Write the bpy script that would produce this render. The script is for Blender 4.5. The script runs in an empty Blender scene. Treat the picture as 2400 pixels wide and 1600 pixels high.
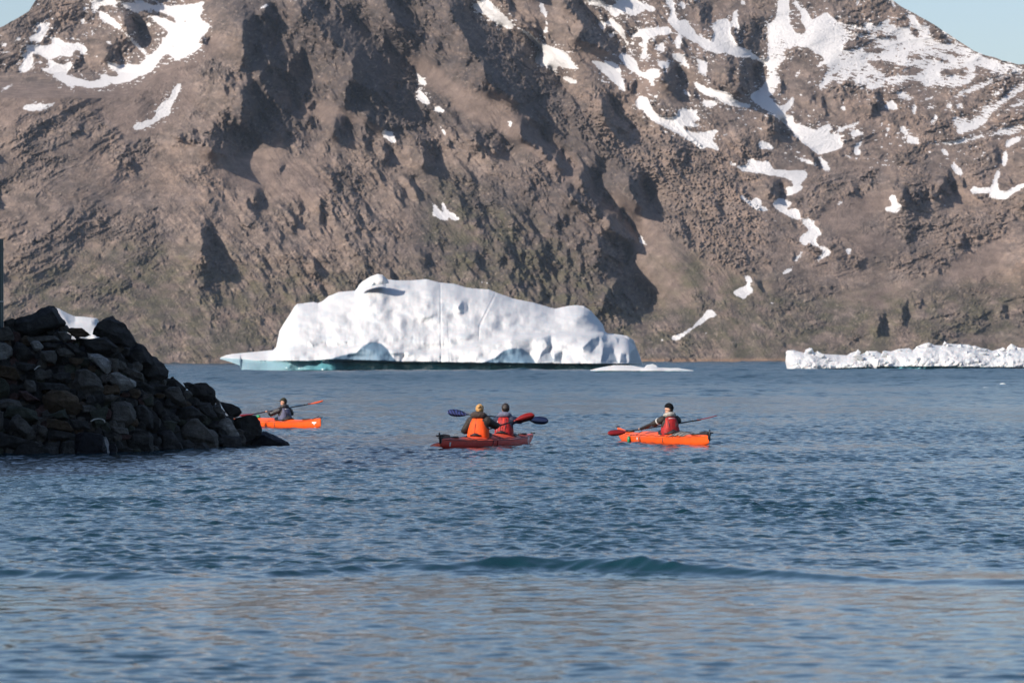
import bpy, bmesh, math, random
import numpy as np
from mathutils import Vector, Matrix, noise as mnoise
from mathutils.geometry import tessellate_polygon

SC = bpy.context.scene
COL = SC.collection
R = math.radians

# ------------------------------------------------------------------ camera
FPX = 10000.0                     # focal length in photo pixels (2400 wide)
HOR = 845.0
CAMZ = 1.87
ROLL = 0.0035
cam_data = bpy.data.cameras.new("camera")
cam = bpy.data.objects.new("camera", cam_data)
COL.objects.link(cam)
cam_data.sensor_width = 36.0
cam_data.lens = 150.0
cam_data.clip_start = 0.5
cam_data.clip_end = 30000.0
cam.location = (0, 0, CAMZ)
ROT = Matrix.Rotation(R(90) + (HOR - 800) / FPX, 4, 'X') @ Matrix.Rotation(-ROLL, 4, 'Z')
cam.rotation_euler = ROT.to_euler()
cam_data.dof.use_dof = True
cam_data.dof.focus_distance = 95.0
cam_data.dof.aperture_fstop = 5.6
SC.camera = cam
RM = np.array(ROT.to_3x3())

# ------------------------------------------------------------------ sky and sun
SUN_EL = 31.0
SUN_H = np.array([-0.83, -0.557]); SUN_H = SUN_H / np.linalg.norm(SUN_H)
world = bpy.data.worlds.new("World")
SC.world = world
world.use_nodes = True
wn = world.node_tree.nodes
wl = world.node_tree.links
wn.clear()
wo = wn.new('ShaderNodeOutputWorld')
bg = wn.new('ShaderNodeBackground')
sky = wn.new('ShaderNodeTexSky')
sky.sky_type = 'NISHITA'
sky.sun_disc = False
sky.sun_elevation = R(SUN_EL)
sky.sun_rotation = math.atan2(SUN_H[0], SUN_H[1])
sky.altitude = 0
sky.air_density = 1.0
sky.dust_density = 1.1
sky.ozone_density = 2.9
bg.inputs['Strength'].default_value = 0.118
tint = wn.new('ShaderNodeMix'); tint.data_type = 'RGBA'; tint.blend_type = 'MULTIPLY'; tint.inputs[0].default_value = 1.0
tint.inputs[7].default_value = (1.0, 0.955, 0.98, 1)
wl.new(sky.outputs[0], tint.inputs[6]); wl.new(tint.outputs[2], bg.inputs[0])
wl.new(bg.outputs[0], wo.inputs[0])
sun_data = bpy.data.lights.new("sun", 'SUN')
sun_data.energy = 5.0
sun_data.angle = R(0.5)
sun_data.color = (1.0, 0.90, 0.80)
sun = bpy.data.objects.new("sun", sun_data)
COL.objects.link(sun)
sv = Vector((SUN_H[0] * math.cos(R(SUN_EL)), SUN_H[1] * math.cos(R(SUN_EL)), math.sin(R(SUN_EL))))
sun.rotation_euler = sv.to_track_quat('Z', 'Y').to_euler()
sun.location = (-40, -20, 60)

SC.view_settings.view_transform = 'Standard'
SC.view_settings.look = 'None'
SC.view_settings.gamma = 1.0
SC.view_settings.exposure = 0.35
SC.render.resolution_x = 1024
SC.render.resolution_y = 682
SC.cycles.max_bounces = 5
SC.cycles.diffuse_bounces = 1
SC.cycles.glossy_bounces = 3
SC.cycles.caustics_reflective = False
SC.cycles.caustics_refractive = False

# ------------------------------------------------------------------ helpers
def pts(u, v, D):
    """photo pixel arrays at world depth D (metres along +Y) -> world xyz"""
    u = np.asarray(u, float); v = np.asarray(v, float); D = np.asarray(D, float)
    c = np.stack([(u - 1200) / FPX, -(v - 800) / FPX, -np.ones_like(u)], -1)
    d = c @ RM.T
    return np.stack([d[..., 0] / d[..., 1] * D, D + 0 * u, CAMZ + d[..., 2] / d[..., 1] * D], -1)

def P(u, v, D):
    return Vector(pts(u, v, D))

def W(u, v):
    """point on the water surface seen at photo pixel"""
    q = pts(u, v, 1.0)
    return Vector(pts(u, v, CAMZ / (CAMZ - q[2])))

def tag(o, label=None, cat=None, group=None, kind=None):
    if label: o['label'] = label
    if cat: o['category'] = cat
    if group: o['group'] = group
    if kind: o['kind'] = kind
    return o

def mesh_obj(name, verts, faces, mat, parent=None, smooth=True):
    me = bpy.data.meshes.new(name)
    me.from_pydata([tuple(v) for v in verts], [], [tuple(f) for f in faces])
    me.validate()
    o = bpy.data.objects.new(name, me)
    if mat: me.materials.append(mat)
    if smooth: me.polygons.foreach_set('use_smooth', [True] * len(me.polygons))
    me.update()
    COL.objects.link(o)
    if parent: o.parent = parent
    return o

def bm_obj(name, bm, mat, parent=None, smooth=True):
    me = bpy.data.meshes.new(name)
    bm.to_mesh(me); bm.free()
    if mat: me.materials.append(mat)
    if smooth: me.polygons.foreach_set('use_smooth', [True] * len(me.polygons))
    o = bpy.data.objects.new(name, me)
    COL.objects.link(o)
    if parent: o.parent = parent
    return o

def empty(name, loc=(0, 0, 0), rz=0.0):
    o = bpy.data.objects.new(name, None)
    o.empty_display_size = 0.2
    o.location = loc
    o.rotation_euler = (0, 0, rz)
    COL.objects.link(o)
    return o

def grid_mesh(name, V, mat, flip=False, closed_u=False, parent=None, smooth=True):
    """V: (rows, cols, 3) array -> quad grid object, built fast"""
    nr, nc = V.shape[:2]
    idx = np.arange(nr * nc).reshape(nr, nc)
    if closed_u:
        idx = np.concatenate([idx, idx[:, :1]], 1)
    a = idx[:-1, :-1].ravel(); b = idx[:-1, 1:].ravel(); c = idx[1:, 1:].ravel(); d = idx[1:, :-1].ravel()
    F = np.stack([a, d, c, b] if flip else [a, b, c, d], -1).astype(np.int32)
    me = bpy.data.meshes.new(name)
    me.vertices.add(nr * nc)
    me.vertices.foreach_set('co', V.reshape(-1).astype(np.float32))
    nf = len(F)
    me.loops.add(nf * 4)
    me.loops.foreach_set('vertex_index', F.ravel())
    me.polygons.add(nf)
    me.polygons.foreach_set('loop_start', np.arange(0, nf * 4, 4, dtype=np.int32))
    me.polygons.foreach_set('loop_total', np.full(nf, 4, dtype=np.int32))
    if smooth: me.polygons.foreach_set('use_smooth', np.ones(nf, dtype=bool))
    me.update(calc_edges=True)
    if mat: me.materials.append(mat)
    o = bpy.data.objects.new(name, me)
    COL.objects.link(o)
    if parent: o.parent = parent
    return o

def set_attr(o, name, arr):
    arr = np.asarray(arr, np.float32)
    if arr.ndim >= 2 and arr.shape[-1] == 3:
        a = o.data.attributes.new(name, 'FLOAT_COLOR', 'POINT')
        arr = arr.reshape(-1, 3)
        full = np.ones((len(arr), 4), np.float32); full[:, :3] = arr
        a.data.foreach_set('color', full.ravel())
    else:
        a = o.data.attributes.new(name, 'FLOAT', 'POINT')
        a.data.foreach_set('value', arr.ravel())

_rng = np.random.RandomState(7)
_perm = np.concatenate([_rng.permutation(512)] * 3)
_ang = _rng.rand(512) * 2 * np.pi
_gx, _gy = np.cos(_ang), np.sin(_ang)

def perlin(x, y, seed=0):
    xi = np.floor(x).astype(int); yi = np.floor(y).astype(int)
    xf = x - xi; yf = y - yi
    u = xf * xf * xf * (xf * (xf * 6 - 15) + 10)
    v = yf * yf * yf * (yf * (yf * 6 - 15) + 10)
    def g(ix, iy, dx, dy):
        h = _perm[(_perm[(ix + seed * 37) & 511] + iy) & 511]
        return _gx[h] * dx + _gy[h] * dy
    n00 = g(xi, yi, xf, yf); n10 = g(xi + 1, yi, xf - 1, yf)
    n01 = g(xi, yi + 1, xf, yf - 1); n11 = g(xi + 1, yi + 1, xf - 1, yf - 1)
    return ((n00 * (1 - u) + n10 * u) * (1 - v) + (n01 * (1 - u) + n11 * u) * v) * 1.5

def fbm(x, y, octs=5, gain=0.5, seed=0, ridged=False):
    s = 0; a = 1.0; t = 0
    for i in range(octs):
        n = perlin(x * 2 ** i, y * 2 ** i, seed + i)
        if ridged: n = 1 - 2 * np.abs(n)
        s = s + a * n; t += a; a *= gain
    return s / t

def poly_mask(U, V, poly):
    """even-odd test of grid points against a polygon (bbox-limited)"""
    poly = np.asarray(poly, float)
    m = np.zeros(U.shape, bool)
    bb = (U >= poly[:, 0].min()) & (U <= poly[:, 0].max()) & (V >= poly[:, 1].min()) & (V <= poly[:, 1].max())
    x = U[bb]; y = V[bb]
    ins = np.zeros(x.shape, bool)
    x1, y1 = poly[-1]
    for x2, y2 in poly:
        if y1 != y2:
            c = ((y1 > y) != (y2 > y)) & (x < (x2 - x1) * (y - y1) / (y2 - y1) + x1)
            ins ^= c
        x1, y1 = x2, y2
    m[bb] = ins
    return m

def blur(a, r):
    if r <= 0: return a
    k = np.exp(-np.arange(-3 * r, 3 * r + 1) ** 2 / (2.0 * r * r)); k /= k.sum()
    n = len(k) // 2
    b = np.pad(a, ((n, n), (0, 0)), 'edge')
    b = sum(k[i] * b[i:i + a.shape[0]] for i in range(len(k)))
    b = np.pad(b, ((0, 0), (n, n)), 'edge')
    return sum(k[i] * b[:, i:i + a.shape[1]] for i in range(len(k)))

def samp(G, u0, v0, step, U, V):
    x = np.clip((U - u0) / step, 0, G.shape[1] - 1.001); y = np.clip((V - v0) / step, 0, G.shape[0] - 1.001)
    xi = x.astype(int); yi = y.astype(int); xf = x - xi; yf = y - yi
    return (G[yi, xi] * (1 - xf) + G[yi, xi + 1] * xf) * (1 - yf) + (G[yi + 1, xi] * (1 - xf) + G[yi + 1, xi + 1] * xf) * yf

def poisson(Tx, Ty):
    """least-squares surface whose gradient is (Tx, Ty), mirrored borders"""
    h, w = Tx.shape
    tx = np.concatenate([Tx, -Tx[:, ::-1]], 1); tx = np.concatenate([tx, tx[::-1]], 0)
    ty = np.concatenate([Ty, Ty[:, ::-1]], 1); ty = np.concatenate([ty, -ty[::-1]], 0)
    kx = 2 * np.pi * np.fft.fftfreq(2 * w)[None, :]; ky = 2 * np.pi * np.fft.fftfreq(2 * h)[:, None]
    k2 = kx ** 2 + ky ** 2; k2[0, 0] = 1
    F = (-1j * kx * np.fft.fft2(tx) - 1j * ky * np.fft.fft2(ty)) / (k2 + (2 * np.pi / 110.0) ** 2)
    F[0, 0] = 0
    return np.real(np.fft.ifft2(F))[:h, :w]

# ------------------------------------------------------------------ node helpers
class NT:
    def __init__(self, name):
        self.m = bpy.data.materials.new(name); self.m.use_nodes = True
        self.n = self.m.node_tree.nodes; self.l = self.m.node_tree.links
        self.n.clear()
        self.out = self.n.new('ShaderNodeOutputMaterial')
    def a(self, t, **kw):
        nd = self.n.new(t)
        for k, v in kw.items():
            setattr(nd, k, v)
        return nd
    def link(self, a, b):
        self.l.new(a, b)
    def pr(self, **kw):
        p = self.n.new('ShaderNodeBsdfPrincipled')
        for k, v in kw.items():
            s = p.inputs[k.replace('_', ' ')]
            if hasattr(v, 'is_output') or isinstance(v, bpy.types.NodeSocket): self.l.new(v, s)
            else: s.default_value = v
        self.l.new(p.outputs[0], self.out.inputs[0])
        return p
    def coords(self, kind='Object', scale=(1, 1, 1), rot=(0, 0, 0)):
        if kind == 'World':
            g = self.a('ShaderNodeNewGeometry').outputs['Position']
        else:
            g = self.a('ShaderNodeTexCoord').outputs[kind]
        mp = self.a('ShaderNodeMapping')
        mp.inputs['Scale'].default_value = scale
        mp.inputs['Rotation'].default_value = rot
        self.link(g, mp.inputs[0])
        return mp.outputs[0]
    def noise(self, vec, scale=5, detail=4, rough=0.55, dist=0.0):
        nd = self.a('ShaderNodeTexNoise')
        nd.inputs['Scale'].default_value = scale; nd.inputs['Detail'].default_value = detail
        nd.inputs['Roughness'].default_value = rough; nd.inputs['Distortion'].default_value = dist
        self.link(vec, nd.inputs['Vector'])
        return nd.outputs[0]
    def math(self, op, a, b=0.0, clamp=False):
        nd = self.a('ShaderNodeMath', operation=op, use_clamp=clamp)
        for i, x in enumerate((a, b)):
            if isinstance(x, bpy.types.NodeSocket): self.link(x, nd.inputs[i])
            else: nd.inputs[i].default_value = x
        return nd.outputs[0]
    def ramp(self, fac, stops):
        nd = self.a('ShaderNodeValToRGB')
        e = nd.color_ramp.elements
        while len(e) < len(stops): e.new(0.5)
        for i, (p, c) in enumerate(stops):
            e[i].position = p
            e[i].color = (c, c, c, 1) if isinstance(c, (int, float)) else (*c, 1)
        self.link(fac, nd.inputs[0])
        return nd.outputs[0]
    def mix(self, fac, a, b, blend='MIX'):
        nd = self.a('ShaderNodeMix', data_type='RGBA', blend_type=blend)
        for s, x in ((nd.inputs[0], fac), (nd.inputs[6], a), (nd.inputs[7], b)):
            if isinstance(x, bpy.types.NodeSocket): self.link(x, s)
            elif isinstance(x, (int, float)): s.default_value = x
            else: s.default_value = (*x, 1)
        return nd.outputs[2]
    def bump(self, h, dist=0.01, strength=1.0):
        nd = self.a('ShaderNodeBump')
        nd.inputs['Strength'].default_value = strength
        nd.inputs['Distance'].default_value = dist
        self.link(h, nd.inputs['Height'])
        return nd.outputs[0]
    def attr(self, name, out='Fac'):
        return self.a('ShaderNodeAttribute', attribute_name=name).outputs[out]
# ------------------------------------------------------------------ mountains
TILE = {1: (0, 0), 2: (1200, 0), 3: (1800, 0), 4: (1200, 400), 5: (1800, 400), 6: (600, 0)}
def tl(t, s):
    ox, oy = TILE[t]
    out = []
    for poly in s.strip().split('|'):
        n = [float(q) for q in poly.replace(',', ' ').split()]
        out.append([(ox + n[i] / 3.92, oy + n[i + 1] / 3.92) for i in range(0, len(n) - 1, 2)])
    return out

SNOW = (
 tl(1, """1790 40 1900 0 1850 60 1860 110 1830 150 1850 200 1900 215 1930 225 1900 290 1850 340 1810 400 1860 430 1700 520 1620 560 1560 500 1520 490 1440 580 1400 650 1260 710 1180 750 1060 770 960 740 910 690 940 680 1040 715 1120 690 1060 650 970 580 1000 570 1090 610 1150 600 1290 600 1350 540 1450 450 1520 360 1560 300 1500 250 1440 210 1400 170 1330 130 1420 150 1540 190 1640 240 1600 160 1480 110 1380 80 1340 90 1250 115 1160 70 1090 20 1250 40 1330 70 1220 0 1280 0 1400 60 1480 50 1560 60 1640 50
|850 0 1060 0 1080 40 900 50 890 90 850 90 840 60
|900 95 980 130 1080 210 1130 280 1230 370 1300 440 1360 520 1350 540 1270 440 1180 350 1080 250 1000 220 930 180
|470 180 430 300 390 340 370 400 340 370 250 370 270 340 350 310 360 230 380 210 420 230
|450 340 560 360 580 400 700 400 770 420 800 460 780 500 740 500 740 460 670 460 660 520 560 510 490 530 420 540 380 500 240 470 250 420 320 420 420 430 500 400
|210 490 290 490 310 570 280 620 240 670 160 640 210 600 220 540
|440 545 520 590 600 600 650 550 650 620 610 670 540 690 390 650 390 630 480 630 440 580
|480 700 560 690 680 710 800 750 860 760 900 730 1020 780 900 805 800 800 700 780 640 795 560 740
|190 990 280 960 390 960 420 970 600 905 480 970 400 1000 300 1015 230 1010
|1650 760 1670 780 1610 900 1560 1000 1560 1050 1480 1080 1400 1140 1270 1195 1230 1190 1225 1150 1380 1105 1430 1080 1440 1020 1500 940 1560 910 1590 830
|0 830 120 765 130 775 0 855|0 475 100 475 100 490 0 490|20 400 70 400 50 430 20 430|150 340 190 335 190 360 150 385|260 110 370 10 380 20 300 90
|185 205 240 155 240 170 200 205|0 235 60 230 0 260|90 310 150 260 110 300|760 65 800 60 800 100 770 100|730 185 780 175 780 220 750 215
|825 290 860 275 870 310 830 310|1340 205 1380 210 1390 250 1350 240|965 370 1010 385 1060 450 1000 410|1460 330 1520 360 1500 380|860 510 900 510 915 550
|1070 795 1130 795 1120 810 1080 810|110 1115 145 1110 130 1135 110 1130|1090 1230 1160 1195 1120 1230|850 1560 940 1540 900 1568|740 1480 780 1480 750 1495""") +
 tl(6, """1970 40 2050 30 2060 0 2140 0 2180 60 2280 140 2352 220 2352 270 2260 240 2160 180 2120 140 2050 110|2200 235 2310 310 2320 320 2220 260
|1465 650 1540 740 1590 780 1520 780 1480 720|1460 790 1500 830 1560 880 1600 960 1560 960 1470 890 1500 870|1620 985 1700 990 1745 1040 1680 1030
|1915 900 2090 1020 2080 1025 1930 920|1140 1200 1250 1220 1260 1260 1300 1310 1250 1310 1180 1260|1660 1115 1730 1190 1770 1280 1740 1250 1690 1170
|20 75 150 15 130 45 50 85|1365 395 1385 400 1385 430 1370 420|2310 1110 2340 1110 2352 1160 2340 1190|1630 1545 1680 1550 1660 1580
|1590 1780 1640 1880 1700 1950 1780 2050 1600 1960 1640 1940|3360 1430 3380 1460""") +
 tl(2, """240 0 290 60 320 130 325 320 275 290 310 270 310 160 270 100
|0 230 60 250 150 300 260 400 330 420 430 460 500 490 570 600 640 640 560 630 480 620 410 590 420 660 350 630 290 600 230 580 210 540 240 510 210 480 260 480 250 430 180 370 120 300
|440 700 520 710 610 760 590 775 500 740|735 745 810 790 790 795|790 700 860 750 840 760
|640 0 780 0 900 60 960 50 960 0 1120 0 1330 80 1300 110 1220 80 1140 130 1090 140 1020 100 950 160 900 110 820 50 760 50
|890 140 930 190 1000 240 1030 320 1080 430 1120 500 1190 530 1220 420 1160 420 1160 400 1220 390 1190 330 1090 345 1100 315 1180 310 1130 240 1180 270 1300 260 1440 250 1470 310 1330 320 1240 370 1230 430 1290 460 1400 380 1390 440 1410 480 1240 440 1230 550 1160 530 1100 500 1030 370 970 280 900 230 850 210 850 195 900 200
|790 200 840 200 860 270 800 240|880 310 930 300 960 320 920 345 880 330
|710 545 830 580 900 565 970 600 1000 660 990 690 1030 770 1045 860 970 790 900 720 830 660
|970 500 1050 500 1140 560 1160 640 1200 680 1290 630 1350 650 1365 710 1250 725 1180 700 1100 650 1040 600
|1330 555 1400 570 1450 580 1440 620 1370 630|1260 730 1320 770 1310 800 1260 760|1300 870 1360 890 1300 905
|1400 0 1480 0 1500 160 1540 200 1600 180 1640 250 1700 320 1840 390 1860 300 1840 250 1890 180 1980 180 2010 240 2000 290 2050 390 2080 430 2180 470 2280 540 2352 560 2352 600 2260 550 2180 520 2080 525 1960 480 1890 490 1760 450 1700 390 1640 370 1500 270 1420 170 1450 160 1470 100 1440 60
|1520 320 1560 340 1540 440 1510 450 1500 380|1470 490 1560 500 1590 540 1640 650 1620 640 1560 570 1500 550|1690 500 1730 560 1790 570 1790 640 1770 690 1710 660 1720 600
|1660 740 1740 790 1860 830 1960 850 2050 880 1990 890 2070 940 2200 970 2190 990 2080 985 1960 950 1890 900 1770 870 1700 810
|1745 920 1890 940 1880 970 1780 980 1750 950|1560 800 1650 880 1640 900 1580 850|1660 945 1730 970 1700 975
|1140 920 1190 880 1250 910 1280 980 1300 1030 1370 1080 1450 1090 1520 1070 1520 1010 1620 1010 1770 1030 1660 1045 1740 1100 1700 1110 1640 1090 1650 1140 1750 1140 1700 1170 1560 1150 1560 1190 1700 1230 1900 1190 1860 1240 1830 1290 1910 1370 1890 1390 1800 1340 1740 1370 1650 1300 1480 1200 1300 1110 1230 1050 1200 1000 1150 1000
|2040 120 2060 70 2070 200 2100 290 2070 270 2020 220|2090 0 2120 0 2160 50 2110 40|2230 30 2290 100 2250 80|1530 0 1570 20 1600 60 1570 90 1550 50
|2180 880 2290 820 2352 720 2352 1020 2230 940|2270 1300 2352 1310 2352 1360 2280 1370|2170 1480 2210 1450 2240 1490 2352 1490 2352 1568 2130 1568 1980 1490 2000 1480 2100 1530 2160 1530
|2230 1230 2290 1270 2240 1250|1000 930 1040 950 1010 940|610 1250 650 1275 620 1270|2130 330 2170 350 2150 355|480 190 520 195 515 215 490 210""") +
 tl(3, """100 0 190 0 190 230 240 240 240 310 300 325 350 310 350 260 310 200 310 130 270 70 220 0 270 20 320 100 350 90 380 160 390 200 550 110 560 150 620 190 760 230 860 250 900 280 880 200 1000 240 1060 200 1180 120 1110 190 1150 240 1270 260 1300 240 1290 130 1340 150 1400 240 1480 240 1500 300 1640 380 1760 410 1900 480 2000 540 2100 560 2280 610 2352 620 2300 640 2200 640 2180 680 2050 680 1900 700 1880 740 1780 790 1680 800 1560 780 1440 800 1400 750 1300 740 1200 780 1080 760 1040 800 920 820 900 780 700 730 670 780 600 740 500 800 440 800 500 760 520 690 560 640 520 580 430 660 360 760 350 820 350 800 420 690 470 600 480 500 420 470 340 600 260 730 250 690 340 590 400 490 400 440 300 430 240 440 150 440 160 540 100 600 80 660 120 740 60 850 20 900 80 980 160 970 240 880 230 950 130 1060 230 1060 230 1130 400 1180 430 1210 570 1130 580 1200 500 1230 700 1240 640 1290 700 1320 640 1370 520 1410 450 1410 300 1290 200 1170 0 1010 0 220 60 200 90 100
|1700 880 1900 780 2050 740 2200 680 2352 640 2352 670 2150 730 1900 830 1720 900
|2250 790 2352 760 2352 820 2200 930 2060 1030 1980 1140 1900 1190 1740 1240 1740 1160 1690 1110 1720 1070 1800 1080 1850 1110 2000 1020 1930 990 2080 960 2200 860
|2050 890 2140 820 2130 860 2060 900|2160 1020 2352 900 2352 950 2200 1020|1200 1180 1250 1160 1300 1250 1390 1270 1400 1330 1280 1310 1260 1300 1300 1270
|1400 1310 1700 1300 1900 1260 2100 1200 2230 1150 2352 1150 2352 1200 2230 1240 2060 1230 1850 1300 1690 1330|2180 1300 2320 1250 2330 1280 2220 1340 2190 1360
|2170 1380 2200 1400 2180 1530 2150 1530|1060 990 1140 920 1200 990 1160 1010|660 990 710 970 710 1030|620 1190 850 1120 850 1140 640 1210|750 1240 800 1190 900 1230 780 1250
|700 1300 760 1290 720 1320|780 1380 830 1370 860 1420 820 1430|780 1350 900 1270 830 1360|700 1410 800 1450 750 1455|1170 840 1240 850 1380 900 1280 915 1190 890
|1420 920 1560 860 1560 880 1440 930|1480 1160 1540 1040 1560 1080 1500 1160|1570 1350 1640 1390 1680 1450 1620 1420|1690 1490 1740 1530 1790 1568 1700 1568
|1620 950 1680 940 1690 1000 1640 990|1730 950 1790 950 1780 1000 1740 1000|1450 980 1550 970 1540 1000 1450 1000|270 1440 450 1500 460 1530 300 1480
|450 1410 540 1500 580 1568 520 1568 480 1480|190 1440 240 1430 240 1460|0 1310 60 1370 0 1380|0 1490 60 1568 0 1568|1330 960 1360 960 1350 1060 1330 1040
|1030 1140 1080 1120 1060 1160|1090 1160 1130 1190 1080 1220|640 0 680 0 670 30|830 0 850 10 820 60 800 50|840 80 870 80 860 120|1120 0 1150 0 1190 80 1170 80
|1220 60 1300 100 1400 170 1330 130|1540 250 1700 340 1760 410 1640 350|280 880 330 840 310 880 270 910""") +
 tl(4, """1145 560 1180 590 1220 660 1290 720 1180 660|2080 225 2140 235 2160 270 2220 290 2230 250 2270 260 2300 300 2250 320 2352 350 2352 375 2250 360 2180 310 2110 260
|2120 970 2180 970 2210 1000 2170 1070 2230 1090 2170 1140 2130 1185 2080 1150 2020 1130 2090 1080 2150 1070 2170 1010
|1800 1280 1850 1290 1880 1330 1800 1350 1740 1400 1650 1460 1590 1510 1500 1560 1460 1550 1480 1520 1580 1490 1700 1400 1760 1330
|1700 1090 1740 1110 1720 1110|1360 535 1400 555 1375 550|1750 1500 1790 1480 1790 1510|2180 640 2240 660 2220 670|2300 465 2340 440 2340 470
|2300 1250 2352 1240 2352 1260|2060 0 2352 0 2352 30 2200 10|1620 1290 1650 1310 1630 1305|1370 1540 1410 1560 1350 1568""") +
 tl(5, """0 0 280 0 370 10 340 70 280 130 330 150 270 200 150 240 200 190 130 160 240 150 240 120 190 70 60 40 0 40
|100 250 220 290 220 320 180 330 150 380 260 340 290 400 310 460 240 440 140 390 80 350 40 300
|310 460 370 430 400 470 460 430 440 470 400 510 470 530 460 550 500 570 490 590 440 600 440 680 540 710 585 750 500 800 450 850 440 830 500 760 540 740 400 680 400 600 350 690 320 670 280 650 310 590 400 550 370 530
|320 700 320 770 250 840 200 930 120 960 130 940 220 880 250 810 300 760|1110 240 1160 220 1190 300 1230 320 1190 380 1080 370 1080 340 1150 330
|640 290 690 265 660 320 635 325|1290 315 1330 320 1320 340|1570 325 1650 315 1640 340|2070 360 2140 370 2120 385|1700 0 1780 0 1780 60
|1790 160 1880 180 1890 130 1920 160 2050 160 2100 0 2140 0 2100 100 2120 130 2100 170 2180 200 2352 110 2352 150 2290 180 2230 220 2180 265 2030 245 2060 200 1900 210
|710 740 740 700 770 750 740 770|500 630 560 630 550 645|300 930 370 910 340 935|290 1040 330 1040 330 1070|10 1215 50 1215 50 1230 20 1230|40 460 90 440 70 475
|1020 470 1060 460 1040 480|630 835 690 820 690 830|410 10 450 10 450 25|440 140 510 140 490 155|1800 255 1860 255 1860 265""") +
 [[(652, 453), (664, 452), (662, 459)], [(1024, 455), (1050, 495), (1068, 505), (1083, 522), (1036, 502), (1042, 495)], [(1110, 651), (1140, 661), (1152, 669), (1135, 664)]])
HOLES = (tl(3, """700 390 800 340 900 340 1010 400 900 430 780 460 660 460|1050 550 1200 600 1340 610 1480 640 1330 700 1100 700 980 620 860 560|1250 490 1400 510 1430 560 1300 530
|1480 500 1700 570 1680 600 1500 540|1550 680 1600 640 1840 640 1780 680 1600 700|1500 440 1700 470 1850 540 1700 520|1900 600 2000 620 2070 670 1960 690 1900 670
|660 250 900 280 960 330 760 300|940 280 1190 340 1170 380 1000 330|1290 240 1380 270 1400 350 1330 320|1480 290 1640 360 1640 400 1500 350|200 60 230 90 300 200 350 270 330 320 250 300 190 200
|440 520 500 500 530 560 470 580|870 430 1120 450 1000 490 860 480""") + tl(1, "1680 180 1720 165 1710 220 1690 230|1530 450 1590 400 1630 420 1560 450|1210 620 1250 630 1270 670 1230 660"))
STREAK = tl(3, "600 200 1200 150 1700 330 2352 600 2352 1240 1400 1340 1200 900 880 800 500 760 540 560 700 420 560 300|40 280 260 420 420 480 240 760 60 900 0 900 0 500")

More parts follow.
